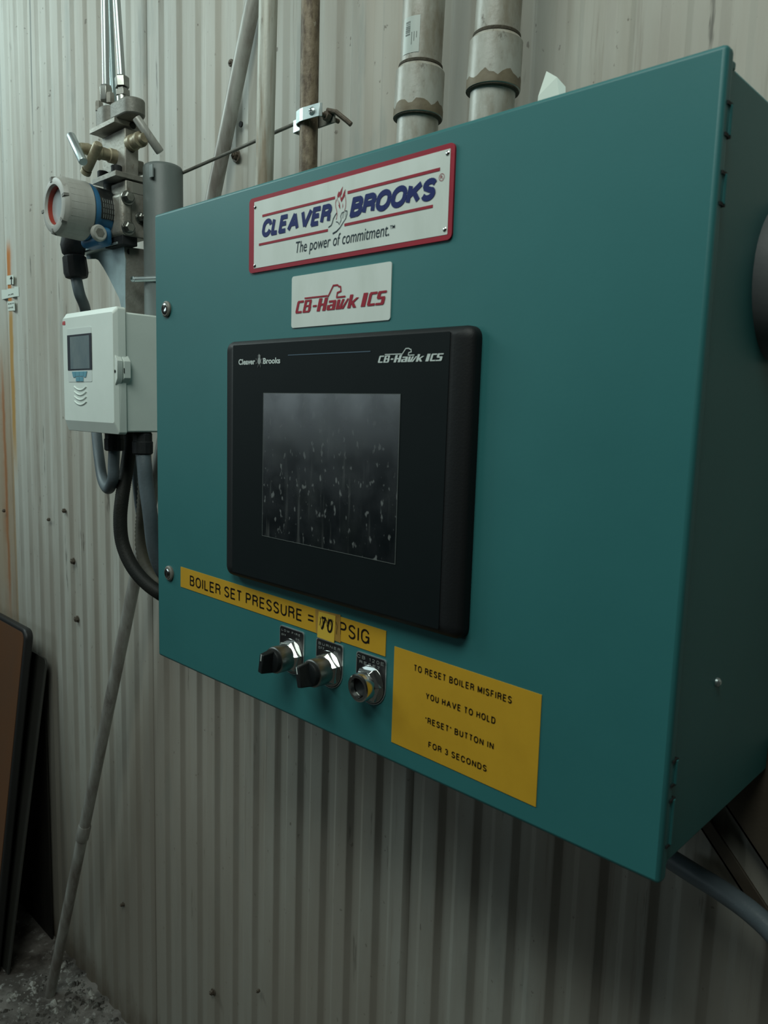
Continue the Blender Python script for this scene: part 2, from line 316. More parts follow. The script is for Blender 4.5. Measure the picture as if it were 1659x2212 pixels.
def wall_mat():
    m = bpy.data.materials.new('corrugated_wall_paint'); m.use_nodes = True; nt = m.node_tree; N = nt.nodes; L = nt.links
    p = N['Principled BSDF']; p.inputs['Roughness'].default_value = .55; p.inputs['Specular IOR Level'].default_value = .35
    g = N.new('ShaderNodeNewGeometry'); sep = N.new('ShaderNodeSeparateXYZ'); L.new(g.outputs['Position'], sep.inputs[0])
    X, Z = sep.outputs[0], sep.outputs[2]
    def noise(scale, detail=6, r=.65, off=(0, 0, 0)):
        mp = N.new('ShaderNodeMapping'); mp.inputs['Scale'].default_value = scale; mp.inputs['Location'].default_value = off
        L.new(g.outputs['Position'], mp.inputs[0])
        n = N.new('ShaderNodeTexNoise'); n.inputs['Scale'].default_value = 1; n.inputs['Detail'].default_value = detail; n.inputs['Roughness'].default_value = r
        L.new(mp.outputs[0], n.inputs['Vector']); return n.outputs['Fac']
    def ramp(src, a, b, c=0, d=1):
        r = N.new('ShaderNodeMapRange'); r.interpolation_type = 'SMOOTHSTEP'
        r.inputs[1].default_value = a; r.inputs[2].default_value = b; r.inputs[3].default_value = c; r.inputs[4].default_value = d
        L.new(src, r.inputs[0]); return r.outputs[0]
    def math_(op, a, b):
        n = N.new('ShaderNodeMath'); n.operation = op
        for i, q in enumerate((a, b)):
            if isinstance(q, (int, float)): n.inputs[i].default_value = q
            else: L.new(q, n.inputs[i])
        return n.outputs[0]
    def mixc(fac, a, b):
        x = N.new('ShaderNodeMix'); x.data_type = 'RGBA'
        if isinstance(fac, (int, float)): x.inputs[0].default_value = fac
        else: L.new(fac, x.inputs[0])
        for i, c in ((6, a), (7, b)):
            if isinstance(c, tuple): x.inputs[i].default_value = c
            else: L.new(c, x.inputs[i])
        return x.outputs[2]
    c = mixc(ramp(noise((9, 1, .9)), .35, .68), (0.50, 0.51, 0.465, 1), (0.39, 0.375, 0.325, 1))
    # brown drift of dirt, broad vertical
    c = mixc(math_('MULTIPLY', ramp(noise((2.2, 1, .7), 4, .6, (3.1, 0, 1)), .42, .66), .55), c, (0.33, 0.285, 0.235, 1))
    # fine streaks
    c = mixc(math_('MULTIPLY', ramp(noise((55, 5, 2.2), 5, .7), .56, .72), .55), c, (0.27, 0.24, 0.20, 1))
    c = mixc(math_('MULTIPLY', ramp(noise((38, 4, 4.5), 4, .6, (7, 0, 3)), .66, .74), .8), c, (0.10, 0.095, 0.08, 1))
    # dirt and painted shade on the right flank of every rib, heavier lower down
    ph = math_('FRACT', math_('MULTIPLY', math_('SUBTRACT', X, 0.485 - .004), 1 / PITCH), 0)
    flank = math_('MULTIPLY', ramp(ph, .0, .08), ramp(ph, .12, .34, 1, 0))
    flank = math_('MULTIPLY', flank, math_('MULTIPLY', ramp(noise((5, 1, 1.8), 5, .65, (2, 0, 9)), .3, .6, .3, 1), ramp(Z, -.2, .7, .48, .06)))
    c = mixc(flank, c, (0.15, 0.13, 0.105, 1))
    # speckles
    c = mixc(math_('MULTIPLY', ramp(noise((85, 20, 60), 3, .5, (1, 2, 3)), .70, .76), .7), c, (0.12, 0.10, 0.08, 1))
    # grey-green wash marks
    c = mixc(math_('MULTIPLY', ramp(noise((14, 2, 3), 5, .6, (11, 0, 5)), .6, .72), .4), c, (0.25, 0.28, 0.26, 1))
    # browner sheet at the far left, below about half height
    zone = math_('MULTIPLY', ramp(X, -1.447, -1.440, 1, 0), ramp(Z, .35, .75, 1, 0))
    c = mixc(math_('MULTIPLY', zone, ramp(noise((6, 1, 3)), .2, .6, .2, .75)), c, (0.36, 0.27, 0.18, 1))
    def streak(xc, wdt, zt, zb, soft, colr, amt, drift=0.0, sb=.25):
        global _s
        xx = math_('ADD', math_('SUBTRACT', X, xc), math_('MULTIPLY', Z, drift))
        wob = math_('MULTIPLY', math_('SUBTRACT', noise((3, 1, 9), 3), .5), wdt * .8)
        d = math_('ABSOLUTE', math_('ADD', xx, wob), 0)
        f = math_('MULTIPLY', ramp(d, wdt * .35, wdt, 1, 0), math_('MULTIPLY', ramp(Z, zt - soft, zt, 1, 0), ramp(Z, zb, zb + sb, 0, 1)))
        return mixc(math_('MULTIPLY', f, amt), c, colr)
    c = streak(-1.424, .030, .90, .66, .06, (0.46, 0.17, 0.045, 1), 1.0, 0, .04)
    c = streak(-1.418, .022, .70, .10, .05, (0.42, 0.24, 0.07, 1), .95)
    c = streak(-1.512, .03, .62, -.4, .25, (0.32, 0.13, 0.05, 1), .9)
    c = streak(-1.455, .012, .40, -.5, .2, (0.32, 0.22, 0.12, 1), .6)
    # dark scratch streaks high on the left
    c = streak(-1.235, .006, 1.75, 1.05, .2, (0.09, 0.10, 0.09, 1), .85, -.02)
    c = streak(-1.30, .006, 1.35, 1.0, .2, (0.12, 0.13, 0.12, 1), .7)
    c = streak(-1.45, .010, 1.9, .9, .3, (0.24, 0.26, 0.25, 1), .7)
    c = mixc(math_('MULTIPLY', ramp(math_('ADD', Z, math_('MULTIPLY', noise((3, 1, 1.5)), .8)), -.6, .6, 1, 0), .75), c, (0.225, 0.205, 0.17, 1))  # grime lower down, deepened to paint in the falloff of light
    # splashed dirt where the wall meets the floor
    c = mixc(math_('MULTIPLY', ramp(math_('ADD', Z, math_('MULTIPLY', noise((10, 2, 5)), .35)), -1.22, -1.0, 1, 0), .85), c, (0.11, 0.085, 0.06, 1))
    L.new(c, p.inputs['Base Color'])
    b = N.new('ShaderNodeBump'); b.inputs['Strength'].default_value = .25; b.inputs['Distance'].default_value = .003
    L.new(noise((30, 30, 6), 5), b.inputs['Height']); L.new(b.outputs[0], p.inputs['Normal'])
    return m
PITCH = 0.0725
WALL = wall_mat()
def floor_mat():
    m = mat('grimy_concrete', (0.17, 0.155, 0.14, 1), .85, col2=(0.055, 0.047, 0.04, 1), sc=(9, 9, 9), mix=(.40, .58), bump=1.0, bsc=70, dirt=(0.34, 0.33, 0.31, 1), dsc=(42, 42, 42), dth=(.56, .68))
    return m
FLOOR = floor_mat()
def screen_mat():
    m = bpy.data.materials.new('dusty_screen_glass'); m.use_nodes = True; nt = m.node_tree; N = nt.nodes; L = nt.links
    p = N['Principled BSDF']; p.inputs['Specular IOR Level'].default_value = .8
    tc = N.new('ShaderNodeTexCoord')
    def noise(scale, detail=4, off=(0, 0, 0)):
        mp = N.new('ShaderNodeMapping'); mp.inputs['Scale'].default_value = scale; mp.inputs['Location'].default_value = off; L.new(tc.outputs['Object'], mp.inputs[0])
        n = N.new('ShaderNodeTexNoise'); n.inputs['Scale'].default_value = 1; n.inputs['Detail'].default_value = detail
        L.new(mp.outputs[0], n.inputs['Vector']); return n.outputs['Fac']
    def ramp(src, a, b, c=0, d=1):
        r = N.new('ShaderNodeMapRange'); r.interpolation_type = 'SMOOTHSTEP'
        for i, q in enumerate((a, b, c, d)): r.inputs[i + 1].default_value = q
        L.new(src, r.inputs[0]); return r.outputs[0]
    def mx(fac, a, b):
        x = N.new('ShaderNodeMix'); x.data_type = 'RGBA'; L.new(fac, x.inputs[0])
        for i, c in ((6, a), (7, b)):
            if isinstance(c, tuple): x.inputs[i].default_value = c
            else: L.new(c, x.inputs[i])
        return x.outputs[2]
    c = mx(ramp(noise((18, 1, 14)), .45, .75), (0.004, 0.0065, 0.008, 1), (0.016, 0.020, 0.020, 1))
    sp = N.new('ShaderNodeSeparateXYZ'); L.new(tc.outputs['Object'], sp.inputs[0])
    low = ramp(sp.outputs[2], .13, .23, 1, .12)          # splashes dried on the lower part of the glass
    def mul(a, b):
        n = N.new('ShaderNodeMath'); n.operation = 'MULTIPLY'; L.new(a, n.inputs[0]); L.new(b, n.inputs[1]); return n.outputs[0]
    c = mx(mul(low, ramp(noise((130, 1, 70), 2), .61, .68)), c, (0.13, 0.14, 0.14, 1))
    c = mx(mul(low, ramp(noise((90, 1, 9), 2, (4, 0, 0)), .56, .72)), c, (0.05, 0.055, 0.055, 1))  # runs
    L.new(c, p.inputs['Base Color'])
    L.new(ramp(noise((25, 1, 25)), .3, .7, .20, .30), p.inputs['Roughness'])
    return m
SCREEN = screen_mat()

# ------------------------------------------------------------------ the room: corrugated wall and floor
FZ = -1.325
YW = 0.316                      # crest plane of the corrugation
PITCH = 0.0725; CD = .007
wall = empty('wall_back', (0, 0, 0), 'cream-painted vertical corrugated metal wall with rust streaks and grime', None, kind='structure')
def corr_y(x, base=YW, d=.012):
    t = ((x - 0.485) / PITCH) % 1.0 * PITCH
    if t < .012: return base + d * t / .012
    if t < .030: return base + d
    if t < .042: return base + d * (1 - (t - .030) / .012)
    return base
x0s = -1.4425 - 5 * 12 * PITCH / 1.0
def sheet(xa, nper, lift):
    mb = MB(); xs = []
    for k in range(nper):
        b = xa + k * PITCH
        for t in (0, .0015, .0105, .012, .0135, .0285, .030, .0315, .0405, .042, .0435, .070):
            xs.append(b + t)
    xs.append(xa + nper * PITCH); xs.append(xa + nper * PITCH + .0105)
    def yy(x):
        t = ((x - xa) % PITCH)
        if x >= xa + nper * PITCH: return YW - .001 + (CD if x > xa + nper * PITCH + .005 else 0)
        s = lambda q: q * q * (3 - 2 * q)
        if t < .012: return YW + CD * s(t / .012)
        if t < .030: return YW + CD
        if t < .042: return YW + CD * (1 - s((t - .030) / .012))
        return YW
    for z in (FZ - .02, 2.3):
        for x in xs: mb.v.append(Vector((x, yy(x) - lift, z)))
    n = len(xs)
    for i in range(n - 1): mb.f.append((i, i + 1, n + i + 1, n + i))
    obj('sheet', mb, WALL, wall, smooth=60)
XS = 0.485 - PITCH * 27          # a rib flank at about -1.4725
XS = 0.485 - PITCH * 26.5 - PITCH * .5
k0 = XS + PITCH * .0
for i, xa in enumerate([XS - 36 * PITCH, XS - 24 * PITCH, XS - 12 * PITCH, XS, XS + 12 * PITCH, XS + 24 * PITCH, XS + 36 * PITCH]):
    sheet(xa, 12, .0003 * (i % 2))
# screws and holes in the wall
def bolt(u, v, r, washer=None, y=YW - .001):
    p = at(u, v, y); mb = MB()
    if washer: mb.cyl(p, p + Vector((0, -.002, 0)), washer, n=20)
    mb.cyl(p + Vector((0, -.002, 0)), p + Vector((0, -.008, 0)), r, n=6)
    mb.lathe([(0, r * .55), (.6, r * .5), (1, r * .2)], p + Vector((0, -.008, 0)), p + Vector((0, -.011, 0)), 10)
    return obj('bolt', mb, RUST, wall, bevel=.0005)
bolt(160, 1212, .0085, .010); bolt(168, 1337, .0085, .010); bolt(142, 1103, .007); bolt(109, 1122, .0055)
bolt(511, 337, .008, .0125); bolt(267, 1953, .0045, .006); bolt(461, 2142, .006, .008); bolt(562, 2138, .004)
bolt(12, 1103, .006); bolt(504, 138, .007)
h = at(519, 268, YW - .002); mb = MB(); mb.cyl(h, h + Vector((0, .003, 0)), .0055, n=14)
obj('hole', mb, DARK, wall, label='small dark empty screw hole')
# floor
mb = MB(); n_ = 40
X0, X1, Y0, Y1 = -4.0, 2.6, -4.2, .34
rf = random.Random(3)
for j in range(n_ + 1):
    for i in range(n_ + 1): mb.v.append(Vector((X0 + (X1 - X0) * i / n_, Y0 + (Y1 - Y0) * (j / n_) ** .6, FZ)))
for j in range(n_):
    for i in range(n_): a = j * (n_ + 1) + i; mb.f.append((a, a + 1, a + n_ + 2, a + n_ + 1))
obj('floor', mb, FLOOR, label='rough dark concrete floor strewn with dirt', kind='structure')
mb = MB()
for k in range(2600):
    x = rf.uniform(-1.6, -.2); y = YW - abs(rf.gauss(0, .17)) - .004; s_ = rf.choice([.002, .003, .003, .004, .006, .008, .012]) * rf.uniform(.6, 1.3)
    if x < -1.1 or (x + .997) ** 2 + (y - .207) ** 2 < .0012: continue
    a = rf.uniform(0, 6.28); c = Vector((x, y, FZ + s_ * .25)); pts = []
    for q in range(4): pts.append(c + Vector((math.cos(a + q * 1.57) * s_ * rf.uniform(.6, 1.4), math.sin(a + q * 1.57) * s_ * rf.uniform(.6, 1.2), -s_ * .25)))
    top = c + Vector((rf.uniform(-.3, .3) * s_, rf.uniform(-.3, .3) * s_, s_ * rf.uniform(.2, .8)))
    mb.add(pts + [top], [(0, 1, 4), (1, 2, 4), (2, 3, 4), (3, 0, 4), (3, 2, 1, 0)])
CRUMB = mat('crumbled_debris', (0.34, 0.33, 0.30, 1), .8, col2=(0.05, 0.045, 0.038, 1), sc=(22, 22, 22), mix=(.40, .56))
obj('floor_debris', mb, CRUMB, smooth=0, label='pale crumbs and flakes of dirt scattered along the wall foot', cat='debris', kind='stuff')

# ------------------------------------------------------------------ control cabinet
W, H = 0.8409, 0.686
YB = 0.296
cab = empty('control_cabinet', (W / 2, .15, 0), 'large teal enamelled steel control cabinet with screen mounted on the corrugated wall', 'control cabinet')
mb = MB(); mb.box(.006, W - .006, .019, YB, .007, H - .007)
obj('body', mb, TEAL, cab, bevel=.003)
mb = MB(); mb.box(.009, W - .0045, .0175, .030, H - .010, H - .004); mb.box(W - .010, W - .0035, .0185, .023, .010, H - .006)
obj('drip_lip', mb, TEAL, cab, bevel=.0012)
mb = MB(); mb.box(0, W, 0, .0145, 0, H)
door = obj('door', mb, TEAL, cab, bevel=.0042, seg=3)
mb = MB(); mb.box(.007, W - .009, .0145, .0192, .008, H - .008)
obj('gasket', mb, DARK, cab)
for xx in (.10, W - .14):
    mb = MB(); mb.box(xx, xx + .04, YB, YW, -.03, H + .015)
    obj('mounting_rail', mb, STEELB, cab)
# hinges in the right-hand seam
for za, zb in ((.571, .594), (.622, .645), (.034, .076), (.090, .112)):
    mb = MB(); mb.box(W - .0035, W + .0004, .0095, .0185, za, zb)
    mb.cyl((W - .0005, .014, za), (W - .0005, .014, zb), .0028, n=12)
    hg = obj('hinge_knuckle', mb, TEAL, cab, bevel=.0005)
    for zz in (za, zb): mb = MB(); mb.box(W - .002, W + .0012, .0060, .0165, zz - .0013, zz + .0013); obj('slot', mb, DARK, hg)
# quarter-turn latches
for (lx, lz, ang) in ((at(361, 668).x, at(361, 668).z, 40), (at(367, 1238).x, at(367, 1238).z, 95)):
    mb = MB(); mb.lathe([(0, .0118), (.6, .0118), (1, .0098)], (lx, 0, lz), (lx, -.004, lz), 32)
    lt = obj('latch', mb, CASTD, cab)
    mb = MB(); mb.lathe([(0, .0078), (.7, .0078), (1, .0068)], (lx, -.0035, lz), (lx, -.0055, lz), 28)
    obj('core', mb, CHROME, lt)
    mb = MB(); c_, s_ = math.cos(math.radians(ang)), math.sin(math.radians(ang)); a = Vector((c_, 0, s_)) * .0058; b = Vector((-s_, 0, c_)) * .0011
    cc = Vector((lx, -.0056, lz)); mb.prism([cc - a - b, cc + a - b, cc + a + b, cc - a + b], (0, -.0004, 0))
    obj('slot', mb, DARK, lt)
# side fittings
p = atX(1548, 1473, W - .006); mb = MB(); mb.lathe([(0, .0045), (.5, .0042), (1, .002)], p, p + Vector((.004, 0, 0)), 16)
obj('screw', mb, ZINC, cab, label='small round-headed screw on the right side')
mb = MB(); c = Vector((W - .006, .185, .534)); mb.lathe([(0, .074), (.7, .074), (.9, .070), (1, .062), (1.02, .04)], c, c + Vector((.022, 0, 0)), 56)
obj('side_cover', mb, mat('dark_grey_cover', (0.15, 0.16, 0.165, 1), .5, col2=(0.12, 0.13, 0.135, 1), bump=.1), cab, label='round dark grey cover on the right side')

# ---- brand plate
YP = -.0022
pl = obj('brand_plate', MB().rrect(.2422, .5812, .5757, .6685, .006, 0, YP), RED, cab, label='red-bordered white enamel brand plate riveted to the door')
obj('white_field', MB().rrect(.2532, .5757, .5810, .6632, .0006, YP, YP - .0003), WHITE, pl)
YL = YP - .0007
mb = MB()
for x0, x1, z0, z1 in ((.2708, .4068, .6424, .6452), (.4279, .5630, .6443, .6474), (.2641, .3957, .6080, .6108), (.4238, .5553, .6099, .6128)):
    mb = MB(); mb.box(x0, x1, YL, YL + .0003, z0, z1); obj('stripe', mb, RED, pl, smooth=0)
caps('CLEAVER', .2684, .4042, .6172, .6388, YL, NAVY, pl, tw=.0054, shear=.26, gap=.02)
caps('BROOKS', .4314, .5618, .6174, .6392, YL, NAVY, pl, tw=.0058, shear=.26, gap=.02)
text('The power of commitment.', .3382, .4945, .5905, .6035, YL, INKD, pl, bold=.0, shear=.2)
text('TM', .4958, .5030, .5970, .6005, YL, INKD, pl, bold=.01)
text('R', .5640, .5674, .6360, .6394, YL, RED, pl)
mb = MB(); rc = Vector((.5657, YL, .6376)); pts = [rc + Vector((.0034 * math.cos(q * .3142), 0, .0034 * math.sin(q * .3142))) for q in range(21)]
mb.ribbon(pts, .0005); obj('ring', mb, RED, pl, smooth=0)
def F(a, b): return at(690 + a / 15.8, 380 + b / 15.8, YL)
mb = MB()
for poly in (
    [(590, 905), (600, 760), (615, 640), (660, 520), (690, 560), (720, 500), (800, 345), (775, 470), (755, 600), (725, 660), (735, 760), (780, 710), (800, 640), (840, 530), (885, 440), (870, 620), (840, 720), (790, 800), (745, 900), (715, 800), (700, 640), (660, 745), (620, 700), (605, 830)],
    [(640, 810), (690, 950), (710, 1140), (665, 1060), (640, 980), (670, 1000)],
    [(790, 910), (805, 1020), (775, 1120), (785, 1010)]):
    mb.flat([F(a, b) for a, b in poly])
mb.ribbon([F(*q) for q in ((570, 800), (545, 920), (550, 1050), (590, 1200), (600, 1320), (585, 1430), (560, 1490))], .0007)
mb.ribbon([F(*q) for q in ((860, 600), (890, 760), (900, 900), (890, 1050), (855, 1190))], .0007)
obj('flame', mb, RED, pl, smooth=0)
mb = MB()
mb.ribbon([F(*q) for q in ((590, 1260), (540, 1330), (470, 1460), (435, 1600), (400, 1680), (300, 1760))], .0011)
mb.ribbon([F(*q) for q in ((860, 1190), (940, 1190), (940, 1290), (900, 1440), (810, 1580), (700, 1760), (580, 1890), (450, 1970))], [.0007, .0009, .0008, .0008, .0009, .0010, .0014, .0018])
mb.ribbon([F(*q) for q in ((560, 1565), (620, 1570), (680, 1660))], .0008); mb.ribbon([F(*q) for q in ((690, 1620), (740, 1500), (715, 1380), (760, 1260), (850, 1215))], .0007)
for q in (((790, 1250), (770, 1450)), ((830, 1230), (810, 1450)), ((900, 1210), (880, 1400))): mb.ribbon([F(*t) for t in q], .0004)
obj('hand_outline', mb, INKD, pl, smooth=0)
for a, b in ((.2555, .6567), (.5723, .6592), (.5722, .5862), (.2553, .5842)):
    mb = MB(); mb.lathe([(0, .0026), (.5, .0023), (1, .001)], (a, YP, b), (a, YP - .0016, b), 14); obj('rivet', mb, CHROME, pl)
# ---- squared italic product logo
def logo(parent, x0, x1, zb, zt, Y, m, dot=False):
    GW, GH = x1 - x0, zt - zb
    SH = .030
    def P(x, z): return Vector((x0 + GW * (x + SH * z), Y, zb + GH * z))
    def C_(s): return s
    B_ = [(0, 0, .33, 1), (.33, .86, .9, 1), (.33, .45, .95, .58), (.33, 0, .92, .14), (.64, .58, .93, .90), (.66, .10, 1, .47)]
    Cc = [(0, .08, .36, .92), (.08, 0, 1, .17), (.08, .83, 1, 1)]
    glyphs = [(.0, .077, Cc, []), (.090, .180, B_, []), (.258, .360, [(0, 0, .37, 1), (.63, 0, 1, 1), (.37, .42, .63, .58)], []),
              (.370, .464, [(0, .05, .36, .40), (.08, 0, .62, .12), (.62, 0, 1, .66), (.1, .58, .95, .74), (.30, .32, .62, .44)], []),
              (.474, .592, [(0, 0, .27, .74)], [[(.27, 0), (.50, 0), (.66, .74), (.44, .74)], [(.50, 0), (.74, 0), (1.06, .74), (.90, .74)], [(.24, 0), (.30, 0), (.30, .2), (.24, .2)]]),
              (.602, .698, [(0, 0, .36, 1)], [[(.36, .30), (.36, .46), (.78, .74), (1.08, .74), (.62, .40)], [(.36, .30), (.62, .40), (1.0, 0), (.64, 0)]]),
              (.745, .790, [(0, 0, 1, 1)], []), (.807, .886, Cc, []),
              (.893, .978, [(.06, .84, 1, 1), (0, .50, .38, .93), (.1, .43, .95, .60), (.60, .07, 1, .52), (0, 0, .94, .16)], [])]
    glyphs.append((.200, .240, [(0, .36, 1, .56)] if dot else [(0, .38, 1.15, .52)], []))
    mb = MB()
    for a, b, rs, ps in glyphs:
        q = b - a
        for (u0, w0, u1, w1) in rs:
            mb.flat([P(a + q * u0, w0), P(a + q * u1, w0), P(a + q * u1, w1), P(a + q * u0, w1)])
        for pp in ps: mb.flat([P(a + q * s, t) for s, t in pp])
    obj('lettering', mb, m, parent, smooth=0)
    mb = MB(); N_ = lambda s, t: Vector((x0 + GW * s, Y, zb + GH * t)); k = GH / .0148
    mb.ribbon([N_(.113, 1.15), N_(.378, 1.13), N_(.392, 1.07)], .0018 * k)
    mb.ribbon([N_(.390, 1.10), N_(.444, 1.86), N_(.492, 1.86), N_(.505, 1.74), N_(.525, 1.70), N_(.530, 1.36), N_(.491, 1.27), N_(.484, .92), N_(.580, .92)], .0019 * k)
    obj('bird_outline', mb, m, parent, smooth=0)
wp = obj('product_plate', MB().rrect(.3294, .4985, .5017, .5635, .0035, 0, -.0012), WHITE, cab, label='small white product plate with red squared lettering')
logo(wp, .337, .4918, .5187, .5335, -.0017, RED)
# ---- operator touchscreen
YF = -.016
hx0, hx1, hz0, hz1 = .2060, .6235, .1712, .4890
ts = empty('operator_touchscreen', (hx0, 0, hz0), 'black operator touchscreen terminal with wide bevelled bezel', None)
ts.parent = cab; ts.location = Vector((hx0, 0, hz0)) - ORG[cab]; ORG[ts] = Vector((hx0, 0, hz0))
mb = MB()
def loop(x0, x1, z0, z1, r, y, n=6):
    pts = []
    for cx, cz, a in ((x1 - r, z1 - r, 0), (x0 + r, z1 - r, 90), (x0 + r, z0 + r, 180), (x1 - r, z0 + r, 270)):
        for k in range(n + 1):
            th = math.radians(a + 90 * k / n); pts.append(Vector((cx + r * math.cos(th), y, cz + r * math.sin(th))))
    return pts
def loft(mb, loops, cap0=True, cap1=True):
    n = len(loops[0]); b = len(mb.v)
    for l in loops: mb.v += l
    for i in range(len(loops) - 1):
        for k in range(n): mb.f.append((b + i * n + k, b + i * n + (k + 1) % n, b + (i + 1) * n + (k + 1) % n, b + (i + 1) * n + k))
    if cap0: mb.f.append(tuple(b + k for k in range(n - 1, -1, -1)))
    if cap1: mb.f.append(tuple(b + (len(loops) - 1) * n + k for k in range(n)))
g = .0
L_ = [loop(hx0, hx1, hz0, hz1, .012, 0), loop(hx0, hx1, hz0, hz1, .012, -.008), loop(hx0 + .0015, hx1 - .002, hz0 + .002, hz1 - .002, .011, -.0115), loop(hx0 + .006, hx1 - .006, hz0 + .006, hz1 - .005, .009, -.0145),
      loop(hx0 + .018, hx1 - .022, hz0 + .012, hz1 - .009, .003, -.0165)]
loft(mb, L_); obj('bezel', mb, BLACKR, ts, smooth=50)
ox0, ox1, oz0, oz1 = at(505, 745, YF).x, at(976, 716, YF).x - .001, at(948, 1361, YF).z + .001, at(976, 716, YF).z
mb = MB(); mb.rrect(ox0, ox1, oz0, oz1, .002, -.016, -.0172); obj('overlay', mb, OVER, ts)
YS = -.0172
a, b = at(570, 848, YS), at(853, 1218, YS)
mb = MB(); mb.box(a.x, at(865, 852, YS).x, YS - .0004, YS + .001, b.z, at(720, 851, YS).z); obj('screen', mb, SCREEN, ts, smooth=0, label='dusty dark glass screen with splash marks')
mb = MB()
sx0, sx1, sz0, sz1 = a.x, at(865, 852, YS).x, b.z, at(720, 851, YS).z
for x0, x1, z0, z1 in ((sx0 - .0006, sx1 + .0006, sz1, sz1 + .0006), (sx0 - .0006, sx1 + .0006, sz0 - .0006, sz0), (sx0 - .0006, sx0, sz0, sz1), (sx1, sx1 + .0006, sz0, sz1)):
    mb.box(x0, x1, YS - .0005, YS, z0, z1)
obj('screen_edge', mb, PGREY, ts, smooth=0)
YT = YS - .0004
zc1 = at(516, 774, YT).z; zb1 = at(516, 788, YT).z
text('Cleaver', at(515.3, 780, YT).x, at(551, 780, YT).x, at(530, 787.2, YT).z, at(530, 776.0, YT).z, YT, PWHITE, ts, bold=.03)
text('Brooks', at(568.3, 780, YT).x, at(605.2, 780, YT).x, at(580, 785.2, YT).z, at(580, 773.5, YT).z, YT, PWHITE, ts, bold=.03)
mb = MB()
def G(a, b): return at(505 + a / 13.82, 740 + b / 13.82, YT)
mb.flat([G(*q) for q in ((755, 330), (800, 420), (790, 480), (720, 480), (735, 400))])
c0 = G(760, 555); pts = [c0 + Vector((.0036 * math.cos(t * .5236), 0, .0040 * math.sin(t * .5236))) for t in range(12)]; mb.flat(pts)
obj('flame_mark', mb, mat('grey_ink', (.26, .29, .28, 1), .5), ts, smooth=0)
mb = MB()
for t in range(8):
    th = t * math.pi / 4 + .39; d = Vector((math.cos(th), 0, math.sin(th))); nn = Vector((-d.z, 0, d.x)); mb.flat([c0 + d * .0046 - nn * .0013, c0 + d * .0085 - nn * .0006, c0 + d * .0085 + nn * .0006, c0 + d * .0046 + nn * .0013])
obj('gear_mark', mb, mat('dim_ink', (.035, .037, .037, 1), .6), ts, smooth=0)
p0, p1 = at(815.7, 783.9, YT), at(957.5, 763, YT)
logo(ts, p0.x, p1.x, p0.z, p1.z, YT, PWHITE, dot=True)
mb = MB(); a, b = at(622, 767.2, YT), at(800, 764, YT); mb.box(a.x, b.x, YT, YT + .0003, a.z - .0005, a.z + .0005)
obj('blue_rule', mb, mat('blue_grey_ink', (.05, .09, .13, 1), .5), ts, smooth=0)

# ---- yellow labels
def sticker(name, quad, Y, th, m, parent, label=None):
    mb = MB(); mb.prism([Vector((p.x, Y, p.z)) for p in quad], (0, th, 0)); return obj(name, mb, m, parent, smooth=0, label=label)
YK = -.0007
ys = sticker('set_pressure_label', [at(391, 1267), at(833, 1418), at(835, 1363), at(391, 1224)], YK, .0007, YEL, cab, 'long yellow label with black capitals BOILER SET PRESSURE')
caps('BOILER SET PRESSURE', .0963, .3582, .1331, .1489, YK - .0003, BINK, ys, tw=.0022)
caps('=', .3690, .3815, .1322, .1510, YK - .0003, BINK, ys, tw=.0022)
caps('PSIG', .4288, .4800, .1316, .1489, YK - .0003, BINK, ys, tw=.0022)
s3 = 3.072
def T(a, b, Y=-.0016): return at(340 + a / s3, 1200 + b / s3, Y)
sticker('tape', [T(1050, 515), T(1212, 580), T(1212, 395), T(1045, 355)], -.0011, .0004, TAPE, ys)
sticker('patch', [T(1060, 540), T(1172, 580), T(1182, 402), T(1070, 372)], -.0017, .0005, YEL2, ys)
caps('70', T(1078, 480).x, T(1168, 480).x, T(1120, 505).z, T(1120, 412).z, -.0020, BINK, ys, tw=.0026, shear=.12)
mb = MB()
rs = random.Random(5)
for k in range(15):
    x = 1078 + k * 5.5; mb.ribbon([T(x + rs.uniform(-3, 3), 398 + k * 2 + rs.uniform(-6, 12), -.0021), T(x + rs.uniform(-10, 14), 440 + rs.uniform(0, 50), -.0021)], .0006)
mb.ribbon([T(1186, 440, -.0021), T(1192, 470, -.0021), T(1186, 520, -.0021)], .0008)
obj('scribble', mb, BINK, ys, smooth=0)
yr = sticker('reset_notice', [at(846, 1602), at(1158, 1743), at(1171, 1501), at(853, 1396)], YK, .0007, YEL, cab, 'square yellow notice on how to reset boiler misfires')
YQ = YK - .0003
ch = .0071
caps('TO RESET BOILER MISFIRES', .5504, .6804, .1186, .1261, YQ, BINK, yr, tw=.00122, gap=.22, sp=.42)
caps('YOU HAVE TO HOLD', .5692, .6621, .0916, .0989, YQ, BINK, yr, tw=.00122, gap=.22, sp=.42)
caps('"RESET" BUTTON IN', .5697, .6616, .0643, .0714, YQ, BINK, yr, tw=.00122, gap=.22, sp=.42)
caps('FOR 3 SECONDS', .5755, .6543, .0376, .0447, YQ, BINK, yr, tw=.00122, gap=.22, sp=.42)
